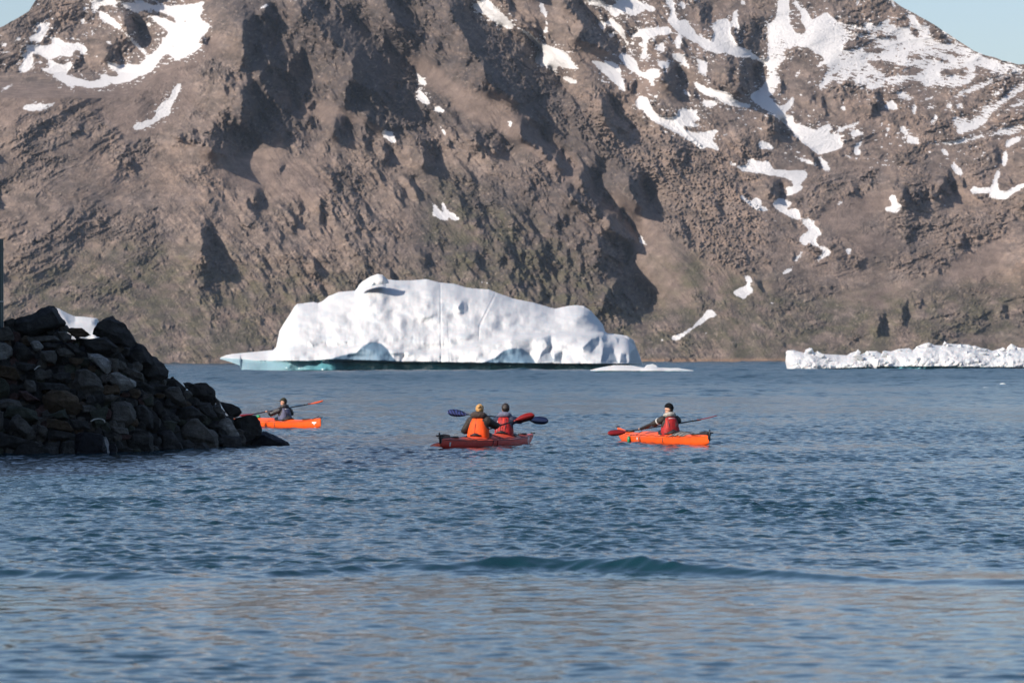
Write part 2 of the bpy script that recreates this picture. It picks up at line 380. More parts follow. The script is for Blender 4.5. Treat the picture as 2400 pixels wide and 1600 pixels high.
DARK = (
 tl(6, """380 0 560 20 700 140 850 130 1060 330 1200 380 1310 500 1450 620 1480 760 1300 800 1280 870 1060 830 900 760 860 640 880 500 700 380 640 260 440 180
|1190 0 1310 0 1330 90 1450 150 1530 260 1540 340 1420 310 1270 210|100 520 200 480 280 560 260 640 150 620|290 500 440 520 480 640 450 720 320 700 290 620
|50 820 330 770 380 900 380 1060 200 960|400 860 500 880 560 960 520 990 400 960
|1770 50 1970 40 2000 180 2100 180 2352 330 2452 360 2352 900 2200 820 2100 700 2040 560 1940 400 1900 300 1780 170|0 640 120 660 300 740 330 800 80 800
|950 1020 1200 1060 1560 1080 1640 1150 1300 1180 1050 1120|1160 1290 1240 1380 1260 1480 1180 1460|430 1100 580 1100 590 1150 500 1170|1750 1240 1830 1320 1780 1330
|1950 740 2190 820 2180 870 2040 810|1980 1220 2352 1340 2340 1400 2040 1330|560 240 660 260 760 360 640 360|0 900 60 880 200 1000 180 1080 40 1040|700 1100 860 1150 900 1260 720 1260
|780 780 960 820 900 960 800 900|30 60 180 40 200 200 60 180|0 300 180 260 200 420 60 460|940 1240 1060 1280 1080 1340 980 1330|1500 1330 1660 1420 1640 1568 1540 1480""") +
 tl(2, """-60 360 180 360 260 430 250 600 380 650 500 860 270 870 250 920 130 960 0 900 -60 760|470 0 570 0 680 120 800 280 940 300 1030 480 900 480 700 400 560 340 700 250 600 160
|1390 620 1500 650 1610 760 1480 810 1390 760|810 910 860 900 960 1060 1110 1190 1080 1220 840 1090|2110 580 2240 640 2240 740 2290 830 2180 890 2050 860 2080 720
|60 1130 260 1200 370 1340 620 1540 500 1568 300 1400 80 1260|1600 790 1760 860 1740 890 1600 860|2130 1330 2170 1400 2130 1480 2090 1400|1050 740 1150 740 1140 850 1060 820
|1700 60 1850 120 1800 200 1720 160|1500 1380 1600 1400 1620 1500 1520 1480|1840 1350 1950 1420 1960 1500 1860 1440|2000 600 2060 640 2040 740 1980 700""") +
 tl(4, """620 60 780 0 770 170 940 350 1090 450 1150 560 1170 640 1020 600 900 560 880 440 740 350 560 280 480 150 600 160 700 190|1060 60 1230 110 1280 200 1295 320 1270 360 1150 350 1110 230
|790 600 900 640 1080 740 1050 820 1070 880 900 790 780 700|880 1080 1000 980 1180 1080 1340 1225 1200 1270 1000 1280 900 1210 720 1210 860 1180
|370 420 560 430 600 480 420 480|240 650 330 680 370 750 260 740|380 830 560 920 420 900|130 470 240 540 200 560|1690 700 1810 590 1780 640 1720 740|740 780 1060 940 1020 970 760 830
|240 1080 400 1120 300 1180|620 0 700 0 780 120 640 120|380 20 480 60 460 100 400 80|0 1000 120 1010 120 1060 20 1050|1800 1040 1900 1060 1840 1070|1680 1250 1800 1260 1700 1275""") +
 tl(3, """0 1030 120 1110 270 1240 270 1290 160 1240 0 1190|0 290 30 300 0 350|390 1380 520 1500 500 1540 420 1500|2050 1380 2140 1330 2110 1480|1870 1350 1920 1330 1880 1380
|980 860 1060 900 1000 1050 940 960|480 850 560 1030 540 1060 470 960|100 760 180 740 160 860 100 840|360 680 440 640 380 760""") +
 tl(5, """0 130 80 110 170 200 90 250 0 240|720 160 920 150 900 220 740 220|1100 90 1190 80 1200 200 1130 180|1240 180 1480 160 1690 100 1700 220 1560 260 1350 300 1210 260
|1650 0 1700 20 1720 160 1660 120|1780 60 1850 160 1790 150|1750 640 1790 560 1840 620 1820 700 1760 690|1910 560 1970 550 1970 620 1920 620|2000 560 2070 600 2040 650 1990 640
|1590 830 1690 840 1690 860 1600 860|1550 920 1670 880 1660 910 1540 950|1360 1250 1350 1200 1480 1180 1540 1120 1550 1150 1440 1220|1710 1390 1800 1300 1870 1310 1780 1380
|1920 1390 1950 1330 2000 1320|2120 1240 2160 1230 2220 1310 2190 1360 2140 1360|1010 1400 1030 1310 1090 1320 1080 1400 1030 1530 980 1510|1200 1390 1240 1210 1280 1300 1270 1390
|510 1480 580 1440 570 1500|1950 390 2010 390 2010 430 1960 420|1690 1030 1760 1020 1700 1060|1030 670 1070 620 1060 680|200 740 240 740 220 870|1440 1520 1680 1500 1600 1550
|1620 560 1660 560 1650 660 1620 660|930 0 980 10 960 180 930 140""") +
 tl(1, """2190 830 2352 740 2400 1180 2200 1150 2240 980|1560 1250 2100 1180 2352 1300 2250 1400 2000 1440 1900 1330|620 1200 820 1180 800 1210 640 1230|900 1140 950 1130 930 1170
|1120 170 1200 150 1300 280 1320 420 1200 380 1150 280|1000 430 1150 560 1100 600 960 540|700 500 760 500 750 600 690 590|2220 200 2352 150 2352 560 2250 540|1090 1490 1220 1460 1230 1500 1110 1520
|1880 320 1960 300 1900 400 1830 400""") +
 [[(x / 1.824, y / 1.824) for x, y in q] for q in (
  [(850, 970), (900, 960), (920, 1050), (960, 1130), (880, 1130), (850, 1030)], [(820, 1190), (900, 1200), (880, 1240)], [(1190, 710), (1230, 705), (1250, 745), (1200, 750)],
  [(1100, 820), (1150, 840), (1080, 900), (1050, 860)], [(130, 1020), (200, 1010), (160, 1050)], [(240, 820), (290, 820), (260, 840)], [(920, 870), (960, 900), (930, 900)],
  [(690, 1380), (760, 1400), (700, 1410)], [(1130, 950), (1150, 970), (1120, 990)], [(1320, 1010), (1370, 1020), (1330, 1035)])])

SCREE = [[(0, 190), (120, 200), (250, 205), (420, 110), (500, 75), (530, 90), (440, 190), (470, 230), (380, 310), (300, 330), (180, 215), (60, 300), (0, 310)],
 [(480, 350), (600, 350), (720, 380), (780, 440), (720, 480), (560, 440), (480, 400)],
 [(930, 120), (1000, 140), (1080, 200), (1190, 230), (1290, 320), (1380, 400), (1420, 470), (1500, 560), (1600, 680), (1660, 760), (1560, 700), (1480, 620), (1440, 540), (1380, 440), (1300, 420), (1200, 320), (1100, 280), (1000, 190)],
 [(1395, 440), (1480, 470), (1540, 500), (1560, 550), (1640, 590), (1730, 640), (1740, 680), (1700, 700), (1600, 680), (1500, 560)],
 [(1360, 110), (1460, 125), (1560, 190), (1500, 250), (1420, 180), (1340, 130)], [(1940, 470), (2090, 440), (2080, 480), (1980, 560), (1920, 520)],
 [(2240, 600), (2340, 560), (2360, 620), (2280, 660), (2220, 650)], [(2000, 540), (2110, 555), (2060, 600), (2000, 590)], [(1030, 500), (1120, 530), (1120, 580), (1050, 560)],
 [(620, 220), (760, 240), (860, 280), (800, 300), (700, 270)], [(1960, 680), (2150, 660), (2110, 720), (1980, 720)]]
BOULD = [[(1265, 240), (1340, 210), (1420, 235), (1500, 280), (1640, 340), (1730, 420), (1790, 500), (1760, 600), (1740, 640), (1660, 610), (1580, 560), (1545, 530), (1530, 420), (1460, 400), (1380, 330)]]
GREEN = [[(0, 640), (300, 560), (560, 600), (700, 640), (1000, 640), (1200, 600), (1340, 640), (1600, 720), (1760, 640), (1900, 700), (2400, 660), (2400, 850), (0, 860)],
         [(1600, 580), (1720, 640), (1740, 690), (1600, 680), (1500, 600)], [(1000, 400), (1200, 500), (1400, 620), (1400, 700), (1000, 600)]]

GS = 2.0
gu = np.arange(-520, 2920, GS); gv = np.arange(-470, 872, GS)
GU, GV = np.meshgrid(gu, gv)
# wobble the traced outlines so that edges are as ragged as rock
wu = 5 * fbm(GU / 22, GV / 22, 4, 0.6, 11); wv = 5 * fbm(GU / 22, GV / 22, 4, 0.6, 31)
def rast(polys, w=1.0):
    m = np.zeros(GU.shape)
    for p in polys: m = np.maximum(m, poly_mask(GU + wu * w, GV + wv * w, p))
    return m
g_dark = np.zeros(GU.shape)
for q_ in DARK:
    qa = np.array(q_); ar_ = 0.5 * abs(np.dot(qa[:, 0], np.roll(qa[:, 1], 1)) - np.dot(qa[:, 1], np.roll(qa[:, 0], 1)))
    w_ = np.interp(ar_, [200, 900, 2500], [0.50, 0.70, 1.0]) * np.interp(qa[:, 0].mean(), [1560, 1660], [1.0, 0.72]) * (0.62 if qa[:, 0].mean() < 900 and qa[:, 1].mean() > 370 else 1.0)
    g_dark = np.maximum(g_dark, w_ * poly_mask(GU + wu * 2.2, GV + wv * 2.2, q_))
g_snow = rast(SNOW, 0.35) * (1 - rast(HOLES, 0.7))
g_streak = blur(rast(STREAK), 3)
g_scree = blur(rast(SCREE, 3.0), 3)
g_bould = blur(rast(BOULD, 3.0), 3)
g_green = blur(rast(GREEN, 3.0), 14)
# off-frame continuation so the shadows and a side step stay believable
off = (GU < -10) | (GU > 2410) | (GV < -10)
n_off = fbm(GU / 140, GV / 110, 5, 0.55, 71)
g_dark = np.where(off & (n_off > 0.22), 1.0, g_dark)
g_snow = np.where(off & (fbm(GU / 90, GV / 60, 5, 0.6, 91) + (300 - GV) / 1500 > 0.30) & (GV < 420), 1.0, g_snow)

def ridge_frame(U_, V_, a, sx, sy, dw):
    c, s_ = math.cos(a), math.sin(a)
    return ((U_ * c + V_ * s_) + dw) / sx, ((-U_ * s_ + V_ * c) + dw * 0.6) / sy
g_wl = 1 / (1 + np.exp((GU - 560 + 0.3 * GV) / 90)); g_wr = 1 / (1 + np.exp(-(GU - 1700 - 0.2 * GV) / 90)); g_wc = np.clip(1 - g_wl - g_wr, 0, 1)
g_dw = 14 * fbm(GU / 50, GV / 50, 3, 0.5, 57)
sp = 0
for w_, a_ in ((g_wl, -0.40), (g_wc, 0.62), (g_wr, -0.12)):
    x_, y_ = ridge_frame(GU, GV, a_, 22, 7.5, g_dw)
    sp = sp + w_ * fbm(x_, y_, 5, 0.72, 501)
reg = 0.5 + 1.1 * fbm(GU / 150, GV / 110, 4, 0.55, 201)
CORE = [[(560, 40), (640, 10), (760, -10), (860, 50), (930, 120), (995, 185), (970, 250), (830, 290), (700, 300), (600, 345), (480, 330), (520, 200)], [(1040, -10), (1180, 100), (1230, 250), (1060, 180), (980, 60)],
        [(1180, 560), (1400, 540), (1540, 720), (1430, 735), (1300, 700), (1200, 680)], [(1735, 40), (1810, 60), (1790, 230), (1690, 200)], [(240, 60), (370, 90), (350, 150), (220, 160)]]
g_core = blur(rast(CORE, 4.0), 5)
reg = reg + 0.75 * g_core + 0.35 * g_wc * np.clip((GV - 150) / 200, 0, 1) + 0.5 * blur(g_dark, 6)
smooth_z = np.clip(g_scree + 1.5 * blur(g_snow, 2), 0, 1)
reg = np.clip(reg, 0, 1.6) * (1 - smooth_z)
gl = 0
for w_, a_ in ((g_wl, -0.48), (g_wc, 0.74), (g_wr, 0.35)):
    x_, y_ = ridge_frame(GU, GV, a_, 150, 10, 2.2 * g_dw)
    gl = gl + w_ * fbm(x_, y_, 4, 0.6, 533)
gully = np.clip((gl - (0.34 - 0.12 * g_wc - 0.16 * blur(g_dark, 10))) * 8, 0, 1) * (1 - smooth_z) * (GV < 700)
speck = np.clip((sp - (0.58 - 0.38 * reg)) * 10, 0, 1) * np.clip(reg * 3, 0, 1)
fr_ = fbm(GU / 15 + 0.02 * g_dw, GV / 10, 5, 0.72, 521)
gd_ = blur(g_dark, 2) * (1 - 0.75 * blur(g_snow, 1))
big_dk = np.clip((1.30 * gd_ - 0.62 + 2.3 * fr_) * 4, 0, 1) * np.clip(gd_ * 4, 0, 1)
dk = np.maximum(np.maximum(big_dk, 0.85 * speck), 0.9 * gully)
Ty = -0.5 * dk * GS
relief = poisson((3.8 * dk + 2.0 * big_dk) * GS, Ty)
relief -= relief.mean()
g_snow = blur(g_snow, 2)

# ---- mesh sampling grid
cu = np.concatenate([np.arange(-1250, -500, 12.0), np.arange(-500, -24, 7.0), np.arange(-24, 2424, 1.75), np.arange(2424, 2900, 7.0), np.arange(2900, 3500, 12.0)])
vs_u = [-1250, -1150, -800, -500, -300, -100, 0, 18, 46, 68, 84, 130, 200, 330, 480, 600, 760, 900, 1050, 1300, 1500, 1700, 1850, 1990, 2091, 2116, 2183, 2234, 2280, 2336, 2382, 2420, 2600, 2900, 3380, 3500]
vs_v = [858, 850, 470, 240, 170, 100, 65, 57, 40, 26, 0, -60, -110, -90, -100, -230, -330, -300, -210, -160, -150, -120, -100, -60, 0, 18, 54, 88, 118, 138, 150, 152, 200, 380, 850, 858]
vsky = np.interp(cu, vs_u, vs_v) + 4 * fbm(cu / 40, cu * 0, 5, 0.6, 5)
vtop = np.maximum(vsky, -14)
t1 = np.linspace(0, 1, 520)[:, None]; t2 = np.linspace(0, 1, 45)[1:, None]
VV = np.concatenate([866 + (vtop - 866) * t1, vtop + (vsky - vtop) * t2], 0)
UU = np.broadcast_to(cu, VV.shape).copy()
ys = np.interp(UU, [-500, 2900], [2900, 3150])
steep = np.interp(VV, [-400, 200, 600, 760, 866], [1.5, 1.75, 2.1, 2.7, 3.2])
D0 = ys / (1 - steep * (851 - VV) / 1e4)
# the snowy summits stand well behind the dark middle shoulder
back_r = 1 / (1 + np.exp(-(UU - (1560 + 0.9 * np.clip(VV, -200, 420))) / 45)) * np.clip((430 - VV) / 200, 0, 1)
back_l = 1 / (1 + np.exp((UU - (500 - 1.0 * VV)) / 25)) * np.clip((230 - VV) / 60, 0, 1) * (UU < 900)
D0 = D0 + 30 * back_r + 160 * back_l
px = D0 / 1e4                                  # metres per photo pixel
S = lambda G: samp(G, gu[0], gv[0], GS, UU, VV)
dark = S(g_dark); scree = S(g_scree); bould = S(g_bould); green = S(g_green); snow = S(g_snow); streak = S(g_streak)
rel = S(relief)
# rock texture: banding directions follow the three flanks
wl_ = 1 / (1 + np.exp((UU - 560 + 0.3 * VV) / 90)); wr_ = 1 / (1 + np.exp(-(UU - 1700 - 0.2 * VV) / 90)); wc_ = np.clip(1 - wl_ - wr_, 0, 1)
def rot(a, sx, sy):
    c, s = math.cos(a), math.sin(a)
    dw = 26 * fbm(UU / 120, VV / 120, 3, 0.5, 55)
    return ((UU * c + VV * s) + dw) / sx, ((-UU * s + VV * c) + dw * 0.6) / sy
def banded(L, seed, octs, ridged):
    out = 0
    for w, a in ((wl_, -0.55), (wc_, 0.80), (wr_, -0.25)):
        x, y = rot(a, L * 1.9, L * 0.8)
        out = out + w * fbm(x, y, octs, 0.55, seed, ridged)
    return out
big = banded(210, 101, 3, False)
mid = banded(62, 121, 4, True)
fx = UU + 7 * perlin(UU / 19, VV / 19, 140); fy = VV + 7 * perlin(UU / 19 + 50, VV / 19, 141)
fine = fbm(fx / 21, fy / 17, 4, 0.62, 151, True)
tiny = fbm(fx / 7.5, fy / 6.5, 2, 0.6, 171, True)
craggy = np.clip(0.42 + 1.5 * fbm(UU / 150, VV / 100, 4, 0.6, 201) + 0.8 * dark, 0.10, 1.5)
craggy = craggy * (1 - 0.72 * scree) * (1 - 0.80 * np.clip(snow * 1.3, 0, 1)) * np.where(bould > 0.5, 0.6, 1.0)
craggy = craggy * np.interp(VV, [560, 860], [1.0, 0.75])
# boulder field: cell bumps
def cells(x, y, seed):
    xi = np.floor(x).astype(int); yi = np.floor(y).astype(int)
    best = np.full(x.shape, 9.0)
    for dx in (-1, 0, 1):
        for dy in (-1, 0, 1):
            ix = xi + dx; iy = yi + dy
            h = _perm[(_perm[(ix + seed) & 511] + iy) & 511]
            h2 = _perm[(h + 77) & 511]
            px_ = ix + h / 512.0; py_ = iy + h2 / 512.0
            best = np.minimum(best, (x - px_) ** 2 + (y - py_) ** 2)
    return np.sqrt(best)
cb = 0.55 * np.clip(0.5 - cells(UU / 12 + 0.3 * tiny, VV / 10, 3), 0, 1) * (fbm(UU / 25, VV / 20, 2, 0.5, 205) > -0.02) + 0.55 * np.clip(0.55 - cells(UU / 6.5 + 7, VV / 5.5, 9), 0, 1)
def facets(x, y, seed):
    xi = np.floor(x).astype(int); yi = np.floor(y).astype(int)
    b1 = np.full(x.shape, 9.0); val = np.zeros(x.shape)
    for dx in (-1, 0, 1):
        for dy in (-1, 0, 1):
            ix = xi + dx; iy = yi + dy
            h = _perm[(_perm[(ix + seed) & 511] + iy) & 511]; h2 = _perm[(h + 77) & 511]; h3 = _perm[(h + 191) & 511]; h4 = _perm[(h2 + 13) & 511]
            ex = x - (ix + h / 512.0); ey = y - (iy + h2 / 512.0)
            d = ex * ex + ey * ey
            m_ = d < b1
            val = np.where(m_, (h3 / 256.0 - 1) * 1.3 * ex + (h4 / 256.0 - 1) * 0.9 * ey + 0.30 * (h2 / 256.0 - 1), val)
            b1 = np.where(m_, d, b1)
    return val
crag = 0
for w, a in ((wl_, -0.55), (wc_, 0.80), (wr_, -0.25)):
    f_ = 0
    for L, A in ((52, 8.0), (22, 5.0), (10, 3.3), (5.5, 2.1)):
        x, y = rot(a, L * (1.1 + L / 40), L * 0.66)
        x = x + 0.5 * fine * 0.6; y = y + 0.5 * tiny * 0.3
        f_ = f_ + A * facets(x, y, int(L))
    crag = crag + w * f_
ribs = 0
for w, a in ((wl_, -0.50), (wc_, 0.86), (wr_, -0.30)):
    x, y = rot(a, 330, 30); x2, y2 = rot(a, 160, 12)
    ribs = ribs + w * (7.0 * fbm(x, y, 3, 0.5, 561, True) + 2.6 * fbm(x2, y2, 2, 0.5, 571, True))
craggy2 = np.clip(craggy * 1.15 - 0.08, 0, 1.8)
dep = rel - ribs * 0.45 * np.clip(0.35 + craggy, 0, 1) - craggy2 * crag * (px / 0.33) * 0.62 - 22 * big - craggy * (2.2 * mid + 2.4 * fine + 1.5 * tiny) * (px / 0.33) - 0.18 * tiny - 12 * bould * cb * np.clip(0.75 + 2.2 * fbm(UU / 11, VV / 9, 2, 0.6, 207), 0.1, 1.8)
D = D0 + dep * np.clip((862 - VV) / 30, 0.05, 1)
XYZ = pts(UU, VV, D)
# back side beyond the skyline
lastD = D[-1]; back = []
for k, (dd, dz) in enumerate(((60, -25), (200, -110), (500, -260), (900, -520))):
    q = XYZ[-1].copy(); q[:, 1] += dd; q[:, 0] *= (lastD + dd) / lastD; q[:, 2] = np.maximum(q[:, 2] + dz, -20); back.append(q)
XYZ = np.concatenate([XYZ, np.array(back)], 0)
nb = len(back)
padr = lambda A: np.concatenate([A, np.repeat(A[-1:], nb, 0)], 0)

# surface colours: rock, scree, lichen and tundra, plus shade painted on the massif
def c3(*c): return np.array(c)
tone = fbm(UU / 130, VV / 90, 5, 0.6, 301)[..., None]
tone2 = fbm(UU / 30, VV / 22, 4, 0.6, 321)[..., None]
rock = c3(0.225, 0.170, 0.136) * (1 + 0.55 * tone + 0.30 * tone2)
warm = np.clip(fbm(UU / 200, VV / 160, 3, 0.5, 341)[..., None] * 1.6 + 0.2 + 0.5 * ((UU > 1980) & (VV > 190) & (VV < 360))[..., None], 0, 1)
rock = rock * (1 - 0.55 * warm) + c3(0.33, 0.235, 0.178) * 0.55 * warm
greyr = np.clip(fbm(UU / 60, VV / 45, 4, 0.6, 361)[..., None] * 2.2, 0, 1)
rock = rock * (1 - 0.5 * greyr) + c3(0.20, 0.165, 0.15) * 0.5 * greyr
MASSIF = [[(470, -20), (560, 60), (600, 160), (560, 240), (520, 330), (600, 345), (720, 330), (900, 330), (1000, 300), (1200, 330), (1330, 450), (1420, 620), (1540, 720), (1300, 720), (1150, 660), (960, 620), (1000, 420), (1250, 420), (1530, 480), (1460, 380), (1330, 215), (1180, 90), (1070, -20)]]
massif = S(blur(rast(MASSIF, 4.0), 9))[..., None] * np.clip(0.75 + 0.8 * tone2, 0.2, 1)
rock = rock * (1 - massif) + c3(0.082, 0.068, 0.064) * (1 + 0.3 * tone2) * massif  # dark massif rock, with the massif's shade also put into this colour
colr = rock
sc3 = scree[..., None]
colr = colr * (1 - 0.85 * sc3) + c3(0.215, 0.160, 0.130) * (1 + 0.30 * tone2 + 0.2 * tone) * 0.85 * sc3
gr = np.clip(green[..., None] * (0.5 + 1.6 * fbm(UU / 55, VV / 30, 5, 0.6, 381)[..., None]), 0, 0.8)
colr = colr * (1 - gr) + c3(0.105, 0.098, 0.056) * gr
pale = np.clip(fbm(UU / 26, VV / 20, 4, 0.62, 401)[..., None] * 3.0 - 0.9, 0, 1) * 0.6 * (1 - sc3)
colr = colr * (1 - pale) + c3(0.40, 0.31, 0.255) * pale
lich = np.clip(fbm(fx / 13, fy / 8, 5, 0.68, 411)[..., None] * 6.5 + 0.15, 0, 1) * (0.35 + 0.65 * np.clip(craggy, 0, 1)[..., None]) * (1 - 0.75 * sc3)
lich2 = np.clip(fbm(UU / 60, VV / 30, 5, 0.62, 413)[..., None] * 5.0 - 0.1, 0, 1) * (1 - 0.9 * sc3)
colr = colr * (1 - 0.62 * lich) + c3(0.062, 0.056, 0.054) * 0.62 * lich
colr = colr * (1 - 0.5 * lich2) + c3(0.095, 0.078, 0.066) * 0.5 * lich2
pale2 = np.clip(fbm(fx / 10, fy / 7, 4, 0.66, 415)[..., None] * 6.0 - 1.5, 0, 1) * 0.6 * (1 - 0.6 * sc3)
colr = colr * (1 - pale2) + c3(0.40, 0.315, 0.25) * pale2
shore = np.clip((VV - 838) / 5, 0, 1)[..., None] * (UU > 1400)[..., None] + np.clip((VV - 850) / 3, 0, 1)[..., None] * (UU < 700)[..., None]
colr = colr * (1 - 0.8 * shore) + c3(0.30, 0.19, 0.12) * 0.8 * shore
colr = np.clip(colr * c3(0.86, 0.88, 0.90), 0.03, 0.6)

bits_ = np.clip((fbm(UU / 14, (VV + 0.3 * UU * (UU < 1800) * -1) / 5, 3, 0.6, 461) - 0.30) * 3, 0, 0.7) * (1 / (1 + np.exp(-(UU - 1320 - VV) / 60)) * (VV < 400) + (UU < 480) * (VV < 160 )) * (fbm(UU / 70, VV / 50, 2, 0.5, 463) > 0.05)
near_ = S(blur(blur(g_snow, 4)[::1], 7))
fr2 = np.clip((fbm((UU + 0.3 * VV) / 16, (VV - 0.15 * UU) / 4.5, 4, 0.68, 471) - 0.16) * 6, 0, 1) * np.clip((near_ - 0.06) * 7, 0, 1) * (VV < 330)
sn = 0.66 * (np.maximum(np.maximum(snow, bits_ * 1.6), 0.75 * fr2) - 0.36) + 0.26 * fbm(UU / 11, VV / 6, 5, 0.75, 421)
sn_n = fbm((UU + 0.4 * VV) / 20, (VV - 0.20 * UU) / 3.4, 4, 0.66, 441) + 0.30 * fbm(UU / 60, VV / 40, 2, 0.5, 443)
sn = sn - np.clip(streak, 0, 1) * 2.2 * np.clip(sn_n - 0.03, 0, 0.25)

m = NT('mountain_rock')
vec = m.coords('World', (1, 1, 1))
nz = m.noise(vec, 0.10, 6, 0.65)
colv = m.attr('rock_colour', 'Color')
colv = m.mix(1.0, colv, m.ramp(nz, [(0.25, 0.62), (0.75, 1.38)]), 'MULTIPLY')
snz = m.math('SUBTRACT', m.noise(vec, 0.55, 3, 0.6), 0.5)
sa = m.math('ADD', m.attr('snow'), m.math('MULTIPLY', snz, 0.34))
sf = m.ramp(m.math('ADD', sa, 0.5), [(0.49, 0.0), (0.53, 1.0)])
fc = m.mix(sf, colv, (0.66, 0.65, 0.64))
bmp = m.bump(m.noise(vec, 0.5, 5, 0.75), 2.2, 0.8)
p = m.pr(Base_Color=fc, Roughness=0.9, Normal=bmp)
p.inputs['Specular IOR Level'].default_value = 0.15
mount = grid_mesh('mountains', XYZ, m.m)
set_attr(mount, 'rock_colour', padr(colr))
set_attr(mount, 'snow', padr(sn))
tag(mount, kind='structure')
# ------------------------------------------------------------------ water
def wave_set(n, seed, lmin, lmax, amp, spread, heading):
    r = np.random.RandomState(seed)
    out = []
    for i in range(n):
        L = lmin * (lmax / lmin) ** r.rand()
        th = heading + spread * r.randn()
        out.append((2 * np.pi / L, math.cos(th), math.sin(th), amp * (L / lmax) ** 0.85, r.rand() * 6.283, L))
    return out
WAVES = (wave_set(40, 1, 0.16, 0.52, 0.0062, 0.75, R(-70)) + wave_set(16, 2, 0.55, 1.5, 0.0038, 0.6, R(-75)) + wave_set(7, 3, 2.5, 8.0, 0.007, 0.35, R(-80)))

yr = [14.0]
while yr[-1] < 3300: yr.append(yr[-1] * (1.00105 if yr[-1] < 150 else 1.0014))
yy = np.array(yr + [3600, 4200, 5000, 6000])
aa = np.tan(np.concatenate([np.linspace(-0.36, -0.138, 40), np.linspace(-0.137, 0.137, 600), np.linspace(0.138, 0.36, 40)]))
YW, AW = np.meshgrid(yy, aa, indexing='ij')
XW = YW * AW
Z = np.zeros_like(XW); DX = np.zeros_like(XW); DY = np.zeros_like(XW)
# gusts: patches where the ripples stand higher or lie flatter
gust = 0.85 + 0.70 * fbm(XW / 7.0, YW / 30.0, 3, 0.55, 601) + 0.5 * fbm(AW / 0.05, np.log(YW) / 0.12, 3, 0.55, 603)
gust = np.clip(gust, 0.25, 1.5) * np.interp(YW, [20, 29, 36.5, 38.8, 60, 150], [0.42, 0.24, 0.16, 0.75, 0.92, 1.0])
calm = np.clip(fbm(XW / 13.0, YW / (0.018 * YW + 0.6), 3, 0.55, 607) * 4.5 - 0.8, 0, 1)
gust = gust * (1 - 0.5 * calm)
# beyond 140 m the sheet carries longer waves, as fine ripples are below what the mesh resolves
sc_ = np.maximum(1.0, YW / 140.0)
xp = XW / sc_; yp = np.where(YW < 140, YW, 140 + 140 * np.log(YW / 140.0))
rowstep = np.interp(YW, [149, 151], [0.00105, 0.0014]) * np.minimum(YW, 140)
for k, cx, cy, a, ph, L in WAVES:
    fade = np.clip(L / (rowstep * 2.6) - 0.6, 0, 1)
    th = k * (xp * cx + yp * cy) + ph
    w = 0.78 * a * fade * (YW < 3350) * gust * sc_ * np.interp(YW, [100, 160, 400], [1.0, 1.7, 2.8] if L > 1.0 else [1.0, 1.3, 1.25])
    Z += w * np.sin(th)
    c = np.cos(th)
    DX += w * 0.8 * cx * c; DY += w * 0.8 * cy * c
del th, c, w, fade
# the low swell that is about to break on the beach
sx = [-9, -4.2, -2.6, -1.2, 0.2, 1.4, 2.4, 3.3, 4.6, 9]
sy = [38.6, 37.5, 36.6, 38.4, 38.6, 37.8, 36.8, 35.8, 35.4, 34.6]
sa = [0.03, 0.055, 0.02, 0.045, 0.090, 0.088, 0.055, 0.028, 0.05, 0.04]
yc = np.interp(XW, sx, sy) + 0.25 * fbm(XW / 1.2, XW * 0 + 3, 3, 0.5, 611)
am = np.interp(XW, sx, sa) * (1 + 0.5 * fbm(XW / 0.9, YW / 3, 3, 0.5, 615))
dyc = YW - yc
Z += am * np.where(dyc < 0, np.exp(-(dyc / 0.24) ** 2), np.exp(-(dyc / 1.5) ** 2))
yc2 = yc + 1.6 + 0.5 * np.sin(XW * 0.9)
Z += 0.35 * am * np.clip(fbm(XW / 2.2, YW * 0 + 9, 2, 0.5, 617) * 2 + 0.3, 0, 1) * np.exp(-((YW - yc2) / 0.45) ** 2)
WV = np.stack([XW + DX, YW + DY, Z], -1)

m = NT('sea_water')
v1 = m.coords('World', (1, 0.75, 1))
n1 = m.noise(v1, 4.2, 4, 0.62, 0.4)
v2 = m.coords('World', (1, 0.45, 1), (0, 0, 0.15))
n2 = m.noise(v2, 1.1, 3, 0.6, 0.2)
v3 = m.coords('World', (1, 0.30, 1), (0, 0, -0.1))
n3 = m.noise(v3, 0.22, 4, 0.65, 0.2)
pos = m.a('ShaderNodeSeparateXYZ'); m.link(m.a('ShaderNodeNewGeometry').outputs['Position'], pos.inputs[0])
far = m.a('ShaderNodeMapRange'); m.link(pos.outputs[1], far.inputs[0])
far.inputs[1].default_value = 60; far.inputs[2].default_value = 420; far.inputs[3].default_value = 0; far.inputs[4].default_value = 1
near = m.a('ShaderNodeMapRange'); m.link(pos.outputs[1], near.inputs[0])
near.inputs[1].default_value = 36; near.inputs[2].default_value = 50; near.inputs[3].default_value = 0.18; near.inputs[4].default_value = 1
patch = m.noise(m.coords('World', (0.10, 0.022, 1)), 1.0, 3, 0.55, 0.6)
pf = m.ramp(patch, [(0.32, 0.55), (0.62, 1.15)])
h = m.math('MULTIPLY', m.math('MULTIPLY', n1, 0.048), near.outputs[0])
h = m.math('MULTIPLY', h, pf)
h = m.math('ADD', h, m.math('MULTIPLY', n2, m.math('ADD', 0.03, m.math('MULTIPLY', far.outputs[0], 0.22))))
h = m.math('ADD', h, m.math('MULTIPLY', n3, m.math('MULTIPLY', far.outputs[0], 1.0)))
bm_ = m.bump(h, 1.0, 1.0)
wp = m.pr(Base_Color=(0.005, 0.028, 0.038, 1), Roughness=m.math('ADD', 0.05, m.math('MULTIPLY', far.outputs[0], 0.22)), Normal=bm_)
wp.inputs['IOR'].default_value = 1.36
sea = grid_mesh('sea', WV, m.m)
tag(sea, kind='structure')
